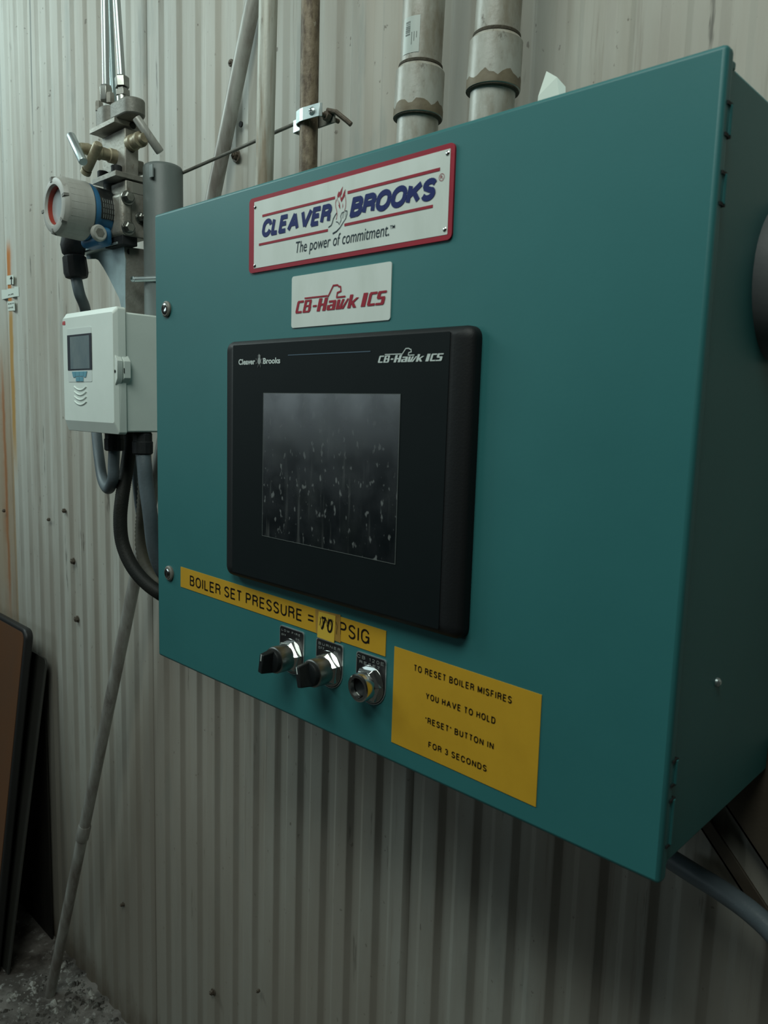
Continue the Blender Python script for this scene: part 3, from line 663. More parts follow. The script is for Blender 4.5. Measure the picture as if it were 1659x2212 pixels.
# ---- selectors and push button
def hexnut(mb, c, af, y0, y1, rot=.2):
    R_ = af / math.cos(math.pi / 6) 
    mb.lathe([(0, R_), (.62, R_), (1, .0182)], Vector((c[0], y0, c[1])), Vector((c[0], y1, c[1])), 6, rot=rot)
def operator(name, cx, cz, lines, blade=None, label=None, rot=.2):
    r = empty(name, (cx, 0, cz), label, None); r.parent = cab; r.location = Vector((cx, 0, cz)) - ORG[cab]; ORG[r] = Vector((cx, 0, cz))
    # legend plate: square top, round bottom
    pts = []; hw = .0247; top = .1198
    for xx, zz, a0 in ((cx + hw - .004, top - .004, 0), (cx - hw + .004, top - .004, 90)):
        for k in range(6):
            th = math.radians(a0 + 18 * k); pts.append((xx + .004 * math.cos(th), 0, zz + .004 * math.sin(th)))
    for k in range(13):
        th = math.pi + math.pi * k / 12; pts.append((cx + hw * math.cos(th), 0, cz + .0247 * math.sin(th)))
    mb = MB(); mb.prism(pts, (0, -.0012, 0)); lp = obj('legend_plate', mb, ZINC, r, smooth=0)
    s = .0007; pts2 = [((x - cx) * .955 + cx, -.0012, (z - (cz + .005)) * .965 + cz + .005) for x, y, z in pts]
    mb = MB(); mb.prism(pts2, (0, -.0003, 0)); obj('legend_face', mb, mat('legend_black', (.008, .008, .009, 1), .4), r, smooth=0)
    for (tx, a, b, zb, zc) in lines: caps(tx, cx + a, cx + b, zb, zc, -.0018, PLEG, r, tw=.0006, gap=.35, sp=.5)
    mb = MB(); hexnut(mb, (cx, cz), .0186, -.0014, -.0115, rot); mb.cyl((cx, -.0012, cz), (cx, -.0022, cz), .0225, n=36)
    obj('hex_nut', mb, CHROME, r, bevel=.0003, smooth=25)
    yb = -.030 if blade is not None else -.0195
    mb = MB(); prof = [(0, .0172), (.05, .0174), (.9, .0174), (.97, .0170), (1, .0160)]
    if blade is not None:
        mb.lathe(prof, (cx, -.010, cz), (cx, yb, cz), 48); obj('collar', mb, STEEL, r)
        mb = MB(); mb.lathe([(0, .0155), (.5, .0155), (.8, .0145), (1, .0120)], (cx, yb, cz), (cx, yb - .006, cz), 40); obj('knob_base', mb, BLACKP, r)
        mb = MB(); a = math.radians(blade); ax = Vector((math.sin(a), 0, math.cos(a))); bx = Vector((math.cos(a), 0, -math.sin(a)))
        c0 = Vector((cx, yb - .004, cz)); c1 = Vector((cx, yb - .021, cz))
        mb.hexa([c0 - ax * .0145 - bx * .0055, c0 - ax * .0145 + bx * .0055, c0 + ax * .0150 + bx * .0050, c0 + ax * .0150 - bx * .0050,
                 c1 - ax * .0125 - bx * .0040, c1 - ax * .0125 + bx * .0040, c1 + ax * .0125 + bx * .0035, c1 + ax * .0125 - bx * .0035])
        kn = obj('lever_knob', mb, BLACKP, r, bevel=.0012)
        mb = MB(); t0 = c1 + ax * .004 + Vector((0, -.0002, 0)); mb.prism([t0 - bx * .0008, t0 + bx * .0008, t0 + ax * .0085 + bx * .0008, t0 + ax * .0085 - bx * .0008], (0, .0004, 0))
        obj('pointer_line', mb, PWHITE, r, smooth=0)
    else:
        mb = MB(); mb.lathe([(0, .0168), (.75, .0170), (.93, .0164), (1, .0150), (1, .0118), (.55, .0112)], (cx, -.010, cz), (cx, yb - .003, cz), 48, caps=False); obj('collar', mb, CHROME, r, smooth=30)
        mb = MB(); mb.lathe([(0, .0112), (.8, .0112), (1, .0100)], (cx, -.010, cz), (cx, -.0165, cz), 36); obj('button', mb, BLACKP, r)
    return r
operator('selector_switch', .3385, .0832, [('LOW FIRE', -.020, .018, .1128, .1158), ('OFF', -.020, -.011, .1068, .1094), ('ON', .009, .016, .1068, .1094)], 8, 'black lever selector switch at the left of the row')
operator('selector_switch', .4115, .0850, [('BURNER', -.0195, .0205, .1118, .1152), ('OFF', -.0195, -.0085, .1062, .1096), ('ON', .0095, .0165, .1062, .1096)], -14, 'black lever selector switch under the patched label', rot=.35)
operator('push_button', .4840, .0850, [('CB 120E', -.0225, .0215, .1122, .1162), ('RESET', -.0185, .0155, .1062, .1098)], None, 'recessed black push button in chrome ring beside the notice', rot=.1)

# ------------------------------------------------------------------ pipes between cabinet and wall
ZT = 2.3
def vpipe(name, u0, v0, u1, v1, Y, r, m, label, z0=H - .0068, group=None):
    a, b = at(u0, v0, Y), at(u1, v1, Y); d = (a - b); t0 = (z0 - b.z) / d.z; t1 = (ZT - b.z) / d.z
    p, q = b + d * t0, b + d * t1
    e = empty(name, p, label, 'pipe', group); mb = MB(); mb.tube([p.lerp(q, k / 20) for k in range(21)], r, 32)
    return e, mb, p, q
e, mb, p, q = vpipe('grey_conduit', 579, 20, 571, 370, .205, .0153, COND, 'pale grey conduit entering the cabinet top, beside the leaning pipe')
obj('tube', mb, COND, e)
e, mb, p, q = vpipe('rusty_conduit', 670.7, 20, 666, 340, .205, .0145, RUSTY, 'brown grimy conduit above the brand plate, held by a zinc clamp')
obj('tube', mb, RUSTY, e)
def pvc(u0, v0, u1, v1, vct, vcb, label, stk=False):
    Y = .215; R0 = .0287; R1 = .0342
    e, mb, p, q = vpipe('plastic_pipe', u0, v0, u1, v1, Y, R0, PVC, label, group='large plastic pipes entering the cabinet top')
    obj('tube', mb, PVC, e)
    def zz(u, v): return at(u, v, Y - R1).z
    zt, zb = zz((u0 + u1) / 2, vct), zz((u0 + u1) / 2, vcb)
    ax = (q - p); f = lambda z: p + ax * ((z - p.z) / ax.z)
    mb = MB(); mb.lathe([(0, R1 - .0025), (.03, R1), (.93, R1 - .0006), (1, R1 - .004)], f(zb), f(zt), 48); cp = obj('coupling', mb, PVC, e, smooth=30)
    mb = MB(); n_c = 40; rs_ = random.Random(int(u0)); hh = [.008 + .009 * abs(math.sin(k * .55 + u0)) * rs_.uniform(.5, 1.2) for k in range(n_c)]
    for k in range(n_c):
        for z_ in (zb + .001, zb + hh[k]): c_z = f(z_); th = 2 * math.pi * k / n_c; mb.v.append(c_z + Vector((math.sin(th), -math.cos(th), 0)) * (R1 + .00025))
    mb.f += [(2 * k, 2 * ((k + 1) % n_c), 2 * ((k + 1) % n_c) + 1, 2 * k + 1) for k in range(n_c)]
    obj('grime_band', mb, BAND, cp)
    mb = MB(); mb.lathe([(0, R0 + .0004), (.3, R0 + .0018), (.8, R0 + .0016), (1, R0 + .0004)], f(zt - .001), f(zt + .005), 48, caps=False)
    obj('grime_ring', mb, GRIME, e); mb = MB()
    mb.lathe([(0, R0 + .001), (.5, R1 - .001), (1, R1 - .001)], f(zb - .002), f(zb + .0008), 48, caps=False)
    obj('grime_ring', mb, GRIME, e)
    return e, f, zt, Y, R0
e, f, zt, Yp, R0 = pvc(916, 10, 901.5, 280, 118, 229, 'plastic pipe with a barcode sticker, the left of the two large ones', True)
# sticker wrapped on pipe
def onpipe(f, th, z, r, Y): c = f(z); return c + Vector((math.sin(th) * r, -math.cos(th) * r, 0))
def wrap(f, th0, th1, z0, z1, r, n=8):
    mb = MB()
    for k in range(n + 1):
        th = th0 + (th1 - th0) * k / n; mb.v += [onpipe(f, th, z0, r, 0), onpipe(f, th, z1, r, 0)]
    for k in range(n): mb.f.append((2 * k, 2 * k + 2, 2 * k + 3, 2 * k + 1))
    return mb
stz0, stz1 = at(890, 112, Yp - R0).z, at(890, 34, Yp - R0).z
AV = math.atan2(CP.x - f(zt).x, -(CP.y - Yp))     # azimuth of the camera as seen from the pipe, measured from -y
tA, tB = AV - 1.02, AV - .12
mb = wrap(f, tA, tB, stz0, stz1, R0 + .0004); st = obj('barcode_sticker', mb, STKR, e, label='small pale barcode sticker')
mb = MB(); rb = random.Random(2); zz = stz1 - .006
while zz > stz0 + .022:
    hgt = rb.choice([.0007, .0012, .002]); k = len(mb.v); m2 = wrap(f, tA + .15, tA + .42, zz - hgt, zz, R0 + .0006, 4); mb.add(m2.v, m2.f); zz -= hgt + rb.choice([.0007, .0013])
for q_ in range(3):
    m2 = wrap(f, tA + .5 + q_ * .12, tA + .53 + q_ * .12, stz0 + .010 + q_ * .004, stz1 - .020, R0 + .0006, 1); mb.add(m2.v, m2.f)
obj('print', mb, mat('sticker_print', (.14, .16, .15, 1), .6), st, smooth=0)
e, f2, zt, Yp, R0 = pvc(1078, 10, 1062, 235, 51, 168, 'plastic pipe with a large stained coupling, the right of the two large ones')
# leaning pipe behind everything
foot = Vector((-.997, .207, FZ + .004)); topp = at(549.5, -10, .298)
d = topp - foot; top2 = topp + d * .02
lp = empty('leaning_pipe', foot, 'long dull grey pipe leaning diagonally from the floor against the wall', 'pipe')
mb = MB(); mb.tube([foot.lerp(top2, k / 30) for k in range(31)], .0145, 24); obj('tube', mb, LEAN, lp)
tj = (at(181, 1787, .24) - foot).z / d.z; j0 = foot + d * tj
mb = MB(); mb.lathe([(0, .0155), (.1, .017), (.9, .017), (1, .0155)], j0 - d.normalized() * .025, j0 + d.normalized() * .025, 24); obj('joint', mb, LEAN, lp)
# strut clamp on the rusty conduit + tie rod to the post
s4 = 4.608
def Z4(a, b, Y): return at(400 + a / s4, b / s4, Y)
cl = empty('pipe_clamp', Z4(1230, 1140, .205), 'bright zinc strap clamp with a cross-head screw on the brown conduit', 'clamp')
ctr = at(668.5, 250, .205); cx_ = ctr.x
zl, zh = Z4(1230, 1195, .19).z, Z4(1230, 1065, .19).z
prof = [(-.046, .226), (-.046, .212), (-.020, .210), (-.0185, .200)]
for k in range(9):
    th = math.radians(170 - 20 * k + 0); prof.append((.0172 * math.cos(th), .205 - .0172 * math.sin(th)))
prof = prof[:4] + [(-.0175, .196), (-.012, .190), (0, .1865), (.008, .1862), (.041, .190), (.043, .193)]
mb = MB()
for i in range(len(prof) - 1):
    (xa, ya), (xb, yb) = prof[i], prof[i + 1]; t = Vector((xb - xa, yb - ya, 0)).normalized(); nn = Vector((t.y, -t.x, 0)) * .0016
    A, B = Vector((cx_ + xa, ya, zl)) - t * .0004, Vector((cx_ + xb, yb, zl)) + t * .0004
    mb.hexa([A, B, B + nn, A + nn] + [v + Vector((0, 0, zh - zl)) for v in (A, B, B + nn, A + nn)])
obj('strap', mb, ZINC, cl, bevel=.0004)
sc = Vector((cx_ + .027, .1880, (zl + zh) / 2)); mb = MB(); mb.lathe([(0, .0062), (.4, .0062), (.8, .0045), (1, .0025)], sc, sc + Vector((0, -.0045, 0)), 20); obj('screw', mb, ZINC, cl)
mb = MB(); c2 = sc + Vector((0, -.0045, 0)); mb.box(c2.x - .0035, c2.x + .0035, c2.y - .0003, c2.y + .001, c2.z - .0006, c2.z + .0006); mb.box(c2.x - .0006, c2.x + .0006, c2.y - .0003, c2.y + .001, c2.z - .0035, c2.z + .0035)
obj('cross_recess', mb, DARK, cl)
mb = MB(); mb.cyl(sc + Vector((.003, .002, 0)), sc + Vector((.005, .050, -.002)), .0034, n=10); mb.lathe([(0, .0075), (1, .0075)], sc + Vector((.004, .022, 0)), sc + Vector((.004, .030, -.001)), 6)
mb.tube([sc + Vector((.004, .026, .008)), sc + Vector((.018, .032, .004)), sc + Vector((.034, .04, -.010)), sc + Vector((.040, .044, -.016))], .0038, 10)
obj('anchor', mb, RUST, cl, bevel=.0004)
mb = MB(); mb.box(cx_ - .044, cx_ + .040, .2205, .2240, zl, zh); obj('back_strap', mb, CASTD, cl, bevel=.0004)
a, b = at(391, 375, .193), at(640, 266, .237)
tr = empty('tie_rod', a, 'thin threaded steel rod running from the grey post to the clamp', 'rod')
mb = MB(); mb.cyl(a + (a - b).normalized() * .012, b + (b - a).normalized() * .03, .0029, n=12); obj('rod', mb, CASTD, tr)
# scrap of paper on the cabinet top
def S5(a, b, Y): return at(760 + a / 3.318, b / 3.318, Y)
P1, P2, P3 = S5(1335, 690, .16), S5(1395, 510, .17), S5(1532, 622, .15)
mb = MB(); bz = H - .006; mb.add([Vector((P1.x - .004, .160, bz)), P1, P2, Vector(((P2.x + P3.x) / 2 + .002, .159, (P2.z + P3.z) / 2 + .001)), P3, Vector((P3.x + .006, .150, bz))], [(0, 1, 2, 3, 4, 5)])
o = obj('paper_scrap', mb, PAPER, None, smooth=0, label='folded scrap of white paper standing on the cabinet top', cat='paper'); m_ = o.modifiers.new('t', 'SOLIDIFY'); m_.thickness = .0004

# ------------------------------------------------------------------ left-hand instruments
# vertical support post
PX, PY, PR = -.2565, .165, .0362
post = empty('support_post', (PX, PY, .30), 'short thick grey post standing behind the analyser and cabinet', 'post')
ptop = at(349, 345, PY - PR * .6).z
mb = MB(); mb.lathe([(0, PR), (.985, PR), (.995, PR - .002), (1, PR - .006)], (PX, PY, .385), (PX, PY, ptop), 48); obj('tube', mb, PIPEG, post, smooth=40)
for zz in (.42, .62):
    mb = MB(); mb.box(PX - .055, PX - .002, PY + PR * .75, YW + .001, zz, zz + .04); obj('stand_off', mb, STEELB, post)
tg = at(326, 369, PY - PR); 
mb = MB(); mb.box(tg.x - .006, tg.x + .006, PY - PR - .0005, PY - PR + .002, tg.z - .011, tg.z + .011); obj('tag', mb, mat('grey_tag', (.24, .28, .28, 1), .5), post, smooth=0)

# analyser box
BX1, BZ0, BZ1 = -.1924, .3482, .5702; BX0 = -.4005; YF0 = .030
ab = empty('wall_analyser', ((BX0 + BX1) / 2, .09, BZ0), 'pale grey plastic analyser box with small display beside the teal cabinet', 'analyser')
mb = MB(); c = .013
def rl(ins, y): return loop(BX0 + ins, BX1 - ins, BZ0 + ins, BZ1 - ins, .006, y, 4)
l0 = loop(BX0, BX1, BZ0, BZ1, .006, .0525, 4); l1 = loop(BX0, BX1, BZ0, BZ1, .006, .038, 4)
l2 = loop(BX0 + .004, BX1 - .0035, BZ0 + .020, BZ1 - .010, .005, YF0, 4)
loft(mb, [l0, l1, l2]); obj('lid', mb, BOXW, ab, smooth=12, bevel=.0008)
mb = MB(); mb.box(BX0 + .003, BX1 - .003, .0525, .128, BZ0 + .004, BZ1 - .008); obj('housing', mb, BOXW, ab, bevel=.003)
# latch lug on the right edge
s2 = 3.77
def Q2(a, b): return (a / s2, 480 + b / s2)
zt_, zb_ = atX(*Q2(1000, 1085), BX1).z, atX(*Q2(1000, 1330), BX1).z
mb = MB(); mb.prism([(BX1 - .002, .032, zb_), (BX1 - .002, .032, zt_), (BX1 + .006, .032, zt_ - .010), (BX1 + .006, .032, zb_ + .012)], (0, .011, 0)); obj('latch', mb, BOXW, ab, bevel=.0008)
mb = MB(); mb.prism([(BX1 - .002, .0445, zb_ + .003), (BX1 - .002, .0445, zt_), (BX1 + .007, .0445, zt_ - .010), (BX1 + .007, .0445, zb_ + .013)], (0, .013, 0)); lt = obj('latch', mb, BOXW, ab, bevel=.0008)
mb = MB(); zm = (zt_ + zb_) / 2; mb.box(BX1 + .0068, BX1 + .0073, .0440, .0455, zm - .005, zm + .004); obj('slot', mb, DARK, lt); mb = MB(); mb.cyl((BX1 - .001, .0318, zm - .002), (BX1 - .001, .0312, zm - .002), .0026, n=14)
obj('screw_hole', mb, DARK, lt)
def q2p(a, b, Y=YF0): return at(a / s2, 480 + b / s2, Y)
def pq(x, Y): return Vector((x.x, Y, x.z))
A, B = q2p(548, 850), q2p(752, 1300)
zA = q2p(752, 848).z; zB = q2p(640, 1300).z
mb = MB(); mb.rrect(A.x, B.x, zB, zA, .003, YF0, YF0 - .0006); fp = obj('front_panel', mb, BOXD, ab, smooth=0)
xa, xb = q2p(553, 1000).x, q2p(748, 1000).x; za, zb = q2p(650, 912).z, q2p(650, 1204).z
mb = MB(); mb.box(xa, xb, YF0 - .0013, YF0 - .0004, zb, za); obj('display_frame', mb, mat('display_frame_black', (.018, .022, .032, 1), .35), ab, smooth=0)
xa2, xb2 = q2p(577, 1000).x, q2p(733, 1000).x; za2, zb2 = q2p(650, 928).z, q2p(650, 1194).z
mb = MB(); mb.box(xa2, xb2, YF0 - .0017, YF0 - .0010, zb2, za2); obj('display', mb, LCD, ab, smooth=0, label='small grey unlit display')
kx0, kx1 = q2p(592, 1220).x, q2p(714, 1220).x; kz = q2p(650, 1216).z; kb = q2p(650, 1300).z; km = (kx0 + kx1) / 2
for (fa, fb, za_, zb__) in ((0, .22, 0, .55), (.24, .49, 0, .45), (.51, .76, 0, .45), (.78, 1, 0, .55), (.26, .49, .52, .95), (.51, .74, .52, .95)):
    mb = MB(); x0, x1 = kx0 + (kx1 - kx0) * fa, kx0 + (kx1 - kx0) * fb; z1, z0 = kz + (kb - kz) * za_, kz + (kb - kz) * zb__
    ins = .35 * (x1 - x0) * (1 if fa < .1 else 0), .35 * (x1 - x0) * (1 if fb > .9 else 0)
    mb.prism([(x0 + ins[0], YF0 - .0006, z0), (x1 - ins[1], YF0 - .0006, z0), (x1, YF0 - .0006, z1), (x0, YF0 - .0006, z1)], (0, -.0011, 0)); obj('key', mb, BLUEK, ab)
text('ABB', q2p(508, 820).x, q2p(533, 820).x, q2p(520, 836).z, q2p(520, 808).z, YF0 - .0006, mat('logo_red', (.55, .05, .06, 1), .5), ab, bold=.05)
for k in range(4):
    zc = q2p(655, 1338 + 40 * k).z; x0, x1 = q2p(606, 1340).x, q2p(704, 1340).x; m_ = (x0 + x1) / 2; hw = (x1 - x0) / 2
    pts = [Vector((m_ + hw * t, YF0 - .0002, zc - .0065 * (1 - t * t))) for t in [i / 6 - 1 for i in range(13)]]
    mb = MB(); mb.tube(pts, .0015, 8); obj('grip_rib', mb, BOXW, ab)
# glands and cables below the box
def gland(x, y, ztop, r, hgt):
    mb = MB(); mb.lathe([(0, r * .86), (.06, r), (.55, r), (.58, r * .93), (.9, r * .93), (1, r * .8)], (x, y, ztop - hgt), (x, y, ztop + .0005), 14); return obj('cable_gland', mb, RUBR, ab, smooth=25)
G1 = Vector((at(247, 955, .086).x, .086, 0)); G2 = Vector((at(308, 955, .094).x, .094, 0))
gb = BZ0 + .004
gland(G1.x, G1.y, gb, .0185, gb - at(247, 978, .086).z - .004); gland(G2.x, G2.y, gb, .0185, gb - at(308, 986, .094).z - .004)
def cable(name, pts, r, m, label, ridge=None, k=10, parent=None):
    P = smooth_path(pts, k); e = empty(name, P[0], label, 'conduit')
    mb = MB(); mb.tube(P, r, 18, ridge); obj('sleeve', mb, m, e, smooth=(35 if ridge is None else 60)); return e
def q3p(a, b, Y): return at(180 + a / 4.425, 900 + b / 4.425, Y)
# conduit from transmitter gland, behind the box, round in a loop to the first gland
c1 = [at(164, 598, .082), at(172, 635, .088), at(184, 668, .118), at(190, 720, .150), at(196, 800, .158), at(203, 880, .150), at(209, 940, .140), q3p(150, 380, .130), q3p(185, 600, .115), q3p(240, 690, .100), q3p(282, 600, .088), q3p(290, 450, .086), Vector((G1.x, G1.y, gb - .030))]
cable('looped_conduit', c1, .0108, FLEXG, 'grey flexible conduit from the transmitter looping up under the analyser box')
c2 = [Vector((G2.x, G2.y, gb - .034)), q3p(585, 480, .094), q3p(600, 640, .097), q3p(640, 940, .105), q3p(675, 1240, .12), q3p(740, 1450, .14), q3p(860, 1600, .17), q3p(960, 1650, .19), Vector((.007, .19, q3p(960, 1650, .19).z - .01))]
cable('straight_conduit', c2, .0136, FLEXG, 'thick grey flexible conduit dropping from the analyser behind the cabinet edge')
c3 = [q3p(455, 150, .14), q3p(440, 330, .13), q3p(415, 500, .12), q3p(372, 760, .105), q3p(353, 980, .10), q3p(372, 1200, .10), q3p(450, 1400, .105), q3p(570, 1560, .115), q3p(720, 1680, .13), q3p(860, 1745, .15), Vector((.007, .155, q3p(860, 1745, .15).z - .01))]
cable('black_conduit', c3, .0133, FLEXB, 'black flexible conduit bowing outward below the analyser box', ridge=.025, k=26)
c4 = [q3p(580, 560, .205), q3p(575, 760, .20), q3p(562, 950, .195), q3p(553, 1100, .19), q3p(560, 1280, .185), q3p(610, 1440, .185), q3p(720, 1590, .19), q3p(860, 1700, .205), Vector((.007, .22, q3p(860, 1700, .2).z - .01))]
cable('ribbed_conduit', c4, .0125, FLEXR, 'brown ribbed conduit between the black one and the cabinet', ridge=.07, k=9)
c5 = [q3p(470, 250, .20), q3p(500, 620, .212), q3p(525, 860, .218), q3p(560, 1050, .225), q3p(620, 1250, .235), q3p(760, 1400, .24), Vector((.007, .25, q3p(760, 1400, .24).z - .01))]
cable('thin_conduit', c5, .0072, FLEXG, 'thin grey conduit showing behind the thick grey one')

# ---- pressure transmitter
def Z1(a, b): return (60 + a / 3.95, 130 + b / 3.95)
def z1(a, b, Y): return at(*Z1(a, b), Y)
CC = at(114.4, 443, 0.0); TX, TZ = CC.x, CC.z
tx = empty('pressure_transmitter', (TX, .05, TZ), 'blue pressure transmitter with round white cap mounted left of the grey post', 'transmitter')
RC = .0515
mb = MB(); mb.lathe([(.10, .033), (0, .036), (0, RC - .008), (.03, RC - .004), (.13, RC - .0008), (.17, RC), (.94, RC + .0015), (1, RC - .002)], (TX, 0, TZ), (TX, .058, TZ), 64, caps=False)
cp = obj('cover_cap', mb, CAPW, tx, smooth=25)
NOTCH = mat('notch_metal', (.16, .16, .145, 1), .6)
for deg, wd in ((14, .005), (97, .007), (186, .005), (262, .006), (318, .005)):
    th = math.radians(deg); d = Vector((math.cos(th), 0, math.sin(th))); n_2 = Vector((-d.z, 0, d.x)); c = Vector((TX, 0, TZ)) + d * (RC - .0015)
    mb = MB(); V0, V1 = Vector((0, -.0008, 0)), Vector((0, .0075, 0))
    mb.hexa([c - n_2 * wd * .5 - d * .0095 + V0, c + n_2 * wd * .5 - d * .0095 + V0, c + n_2 * wd * .5 - d * .0095 + V1, c - n_2 * wd * .5 - d * .0095 + V1,
             c - n_2 * wd * .5 - d * .0006 + V0, c + n_2 * wd * .5 - d * .0006 + V0, c + n_2 * wd * .5 + d * .0014 + V1, c - n_2 * wd * .5 + d * .0014 + V1])
    obj('notch', mb, NOTCH, cp)
mb = MB()
for k in range(26):
    th = 2 * math.pi * k / 26 + .05; d = Vector((math.cos(th), 0, math.sin(th)))
    c = Vector((TX, .012, TZ)) + d * (RC - .0009); mb.cyl(c, c + Vector((0, .043, 0)) + d * .0012, .0013, .0013, 6)
o_ = obj('grip_fluting', mb, CAPW, cp); o_['kind'] = 'stuff'
mb = MB(); mb.lathe([(0, .0332), (1, .0322)], (TX, .0045, TZ), (TX, .013, TZ), 48, caps=False); obj('window_ring', mb, mat('red_window_ring', (.30, .035, .02, 1), .4), cp)
mb = MB(); mb.lathe([(0, .0322), (1, .0322)], (TX, .0125, TZ), (TX, .0140, TZ), 48); obj('window_glass', mb, mat('cap_glass', (.42, .48, .50, 1), .15, spec=.8), cp)
# blue housing
mb = MB(); mb.lathe([(0, RC - .001), (.1, RC), (.25, RC - .004), (.8, RC - .006), (1, RC - .016)], (TX, .058, TZ), (TX, .108, TZ), 64)
body = obj('housing', mb, BLUE, tx, smooth=40)
# lower neck of the housing with blanking plug
pc = z1(600, 1475, .066)
mb = MB()
nk0 = Vector((TX + .006, .082, TZ - .036)); nk1 = Vector((TX + .004, .082, TZ - .072))
mb.box(TX - .030, TX + .043, .061, .094, TZ - .062, TZ - .028); obj('housing_base', mb, BLUE, tx, bevel=.010, seg=4)
xs_ = TX + .043
pp = atX(*Z1(605, 1475), xs_)
mb = MB(); mb.lathe([(0, .0150), (.5, .0150), (1, .0125)], (xs_ - .002, pp.y, pp.z), (xs_ + .006, pp.y, pp.z), 28); pg = obj('blanking_plug', mb, CAPW, tx)
mb = MB(); mb.lathe([(0, .0085), (1, .0085)], (xs_ + .005, pp.y, pp.z), (xs_ + .0064, pp.y, pp.z), 6, caps=True); obj('socket', mb, CASTD, pg)
# rating plate on the housing (curved patch on the right upper quarter)
mb = MB(); rr = RC - .0028; n1 = 10
for k in range(n1 + 1):
    th = math.radians(75 - 95 * k / n1)
    for yy in (.067, .100):
        r_ = rr + .0003 - (.0018 if yy > .09 else 0)
        mb.v.append(Vector((TX + r_ * math.cos(th), yy, TZ + r_ * math.sin(th))))
for k in range(n1): mb.f.append((2 * k, 2 * k + 1, 2 * k + 3, 2 * k + 2))
rp = obj('rating_plate', mb, mat('rating_plate_black', (.018, .02, .02, 1), .4, col2=(.05, .055, .05, 1), sc=(120, 120, 120), mix=(.55, .7)), tx, smooth=60)
mb = MB()
for q_ in range(6):
    yy = .072 + q_ * .0042
    for k in range(4):
        tha, thb = math.radians(24 - 11 * k), math.radians(15 - 11 * k)
        r_ = rr + .0007 - .0018 * max(0, (yy - .067) / .033)
        mb.add([Vector((TX + r_ * math.cos(t), y_, TZ + r_ * math.sin(t))) for t, y_ in ((tha, yy), (thb, yy), (thb, yy + .0012), (tha, yy + .0012))], [(0, 1, 2, 3)])
obj('small_print', mb, PLEG, rp, smooth=0)
# elbow and gland beneath
mb = MB(); el = [Vector((TX + .0, .082, TZ - .060)), at(160, 545, .080), at(160, 558, .080)]
e0 = at(158, 532, .080); mb.lathe([(0, .012), (.15, .021), (.5, .024), (.85, .021), (1, .014)], e0 + Vector((0, 0, .024)), e0 - Vector((0, 0, .022)), 28); obj('elbow', mb, RUBR, tx)
g0, g1 = at(160, 552, .080), at(166, 602, .083); mb = MB(); mb.lathe([(0, .018), (.08, .0225), (.75, .0235), (.95, .021), (1, .014)], g0, g1, 12); obj('conduit_gland', mb, RUBR, tx, smooth=25)
# measuring cell and process flanges (blocks square to the wall)
XR = -.2853                                             # right-hand faces share this plane
def blk(name, uL, vm, uR, Yf, ya, zt, zb, m, parent, bevel=.002, xr=None):
    x1 = XR if xr is None else xr; x0 = at(*Z1(uL, vm), Yf).x
    mb = MB(); mb.box(x0, x1, Yf, ya, zb, zt); return obj(name, mb, m, parent, bevel=bevel)
zR = lambda b, Y=.105: at(*Z1(830, b), Y).z
blk('measuring_cell', 710, 1100, 0, .105, .150, zR(1020), zR(1500), CAST, tx)
mb = MB(); mb.box(XR - .062, XR + .004, .094, .118, zR(1480, .094), zR(1105, .094)); fl = obj('process_flange', mb, CAST, tx, bevel=.008, seg=3)
for (a, b) in ((785, 1160), (795, 1420)):
    p = atX(*Z1(a, b), XR + .004); mb = MB(); p = Vector((XR + .004, .106, p.z)); mb.lathe([(0, .0128), (1, .0128)], p, p + Vector((.003, 0, 0)), 24); mb.lathe([(0, .0100), (.75, .0100), (1, .0078)], p + Vector((.003, 0, 0)), p + Vector((.0125, 0, 0)), 6)
    obj('flange_bolt', mb, STEEL, tx, bevel=.0003)
for (a, b) in ((925, 1375),):
    p = Vector((XR, .133, zR(1385, .133))); mb = MB(); mb.lathe([(0, .010), (1, .010)], p, p + Vector((.003, 0, 0)), 24); mb.lathe([(0, .0078), (.8, .0078), (1, .006)], p + Vector((.003, 0, 0)), p + Vector((.013, 0, 0)), 6); mb.cyl(p + Vector((.012, 0, 0)), p + Vector((.019, 0, 0)), .004, n=12)
    obj('vent_plug', mb, STEEL, tx, bevel=.0003)
mb = MB(); pz = zR(1075); mb.box(XR - .0002, XR + .0006, .118, .140, pz - .009, pz + .010); obj('tag_plate', mb, mat('tag_grey', (.22, .22, .19, 1), .5), tx, smooth=0)
mb = MB(); bt = at(283, 532, .112).z; mb.box(XR - .070, XR - .001, .098, PY - PR - .001, bt + .0025, zR(1470, .11)); obj('shadow_block', mb, RUBR, tx, bevel=.001)  # added dark block standing in for the black shadow under the flange
# rear neck joining housing and cell
mb = MB(); mb.cyl((TX + .01, .095, TZ - .005), (XR - .04, .125, TZ - .005), .020, n=24); obj('neck', mb, CASTD, tx)

# ---- manifold
mf = empty('valve_manifold', (XR - .03, .115, zR(960)), 'stainless valve manifold with T-handles stacked above the pressure transmitter', 'manifold')
zU, zUb = at(245, 253, .085).z, at(245, 264, .085).z
zL, zLb = at(248.6, 367, .085).z, at(248.6, 379, .085).z
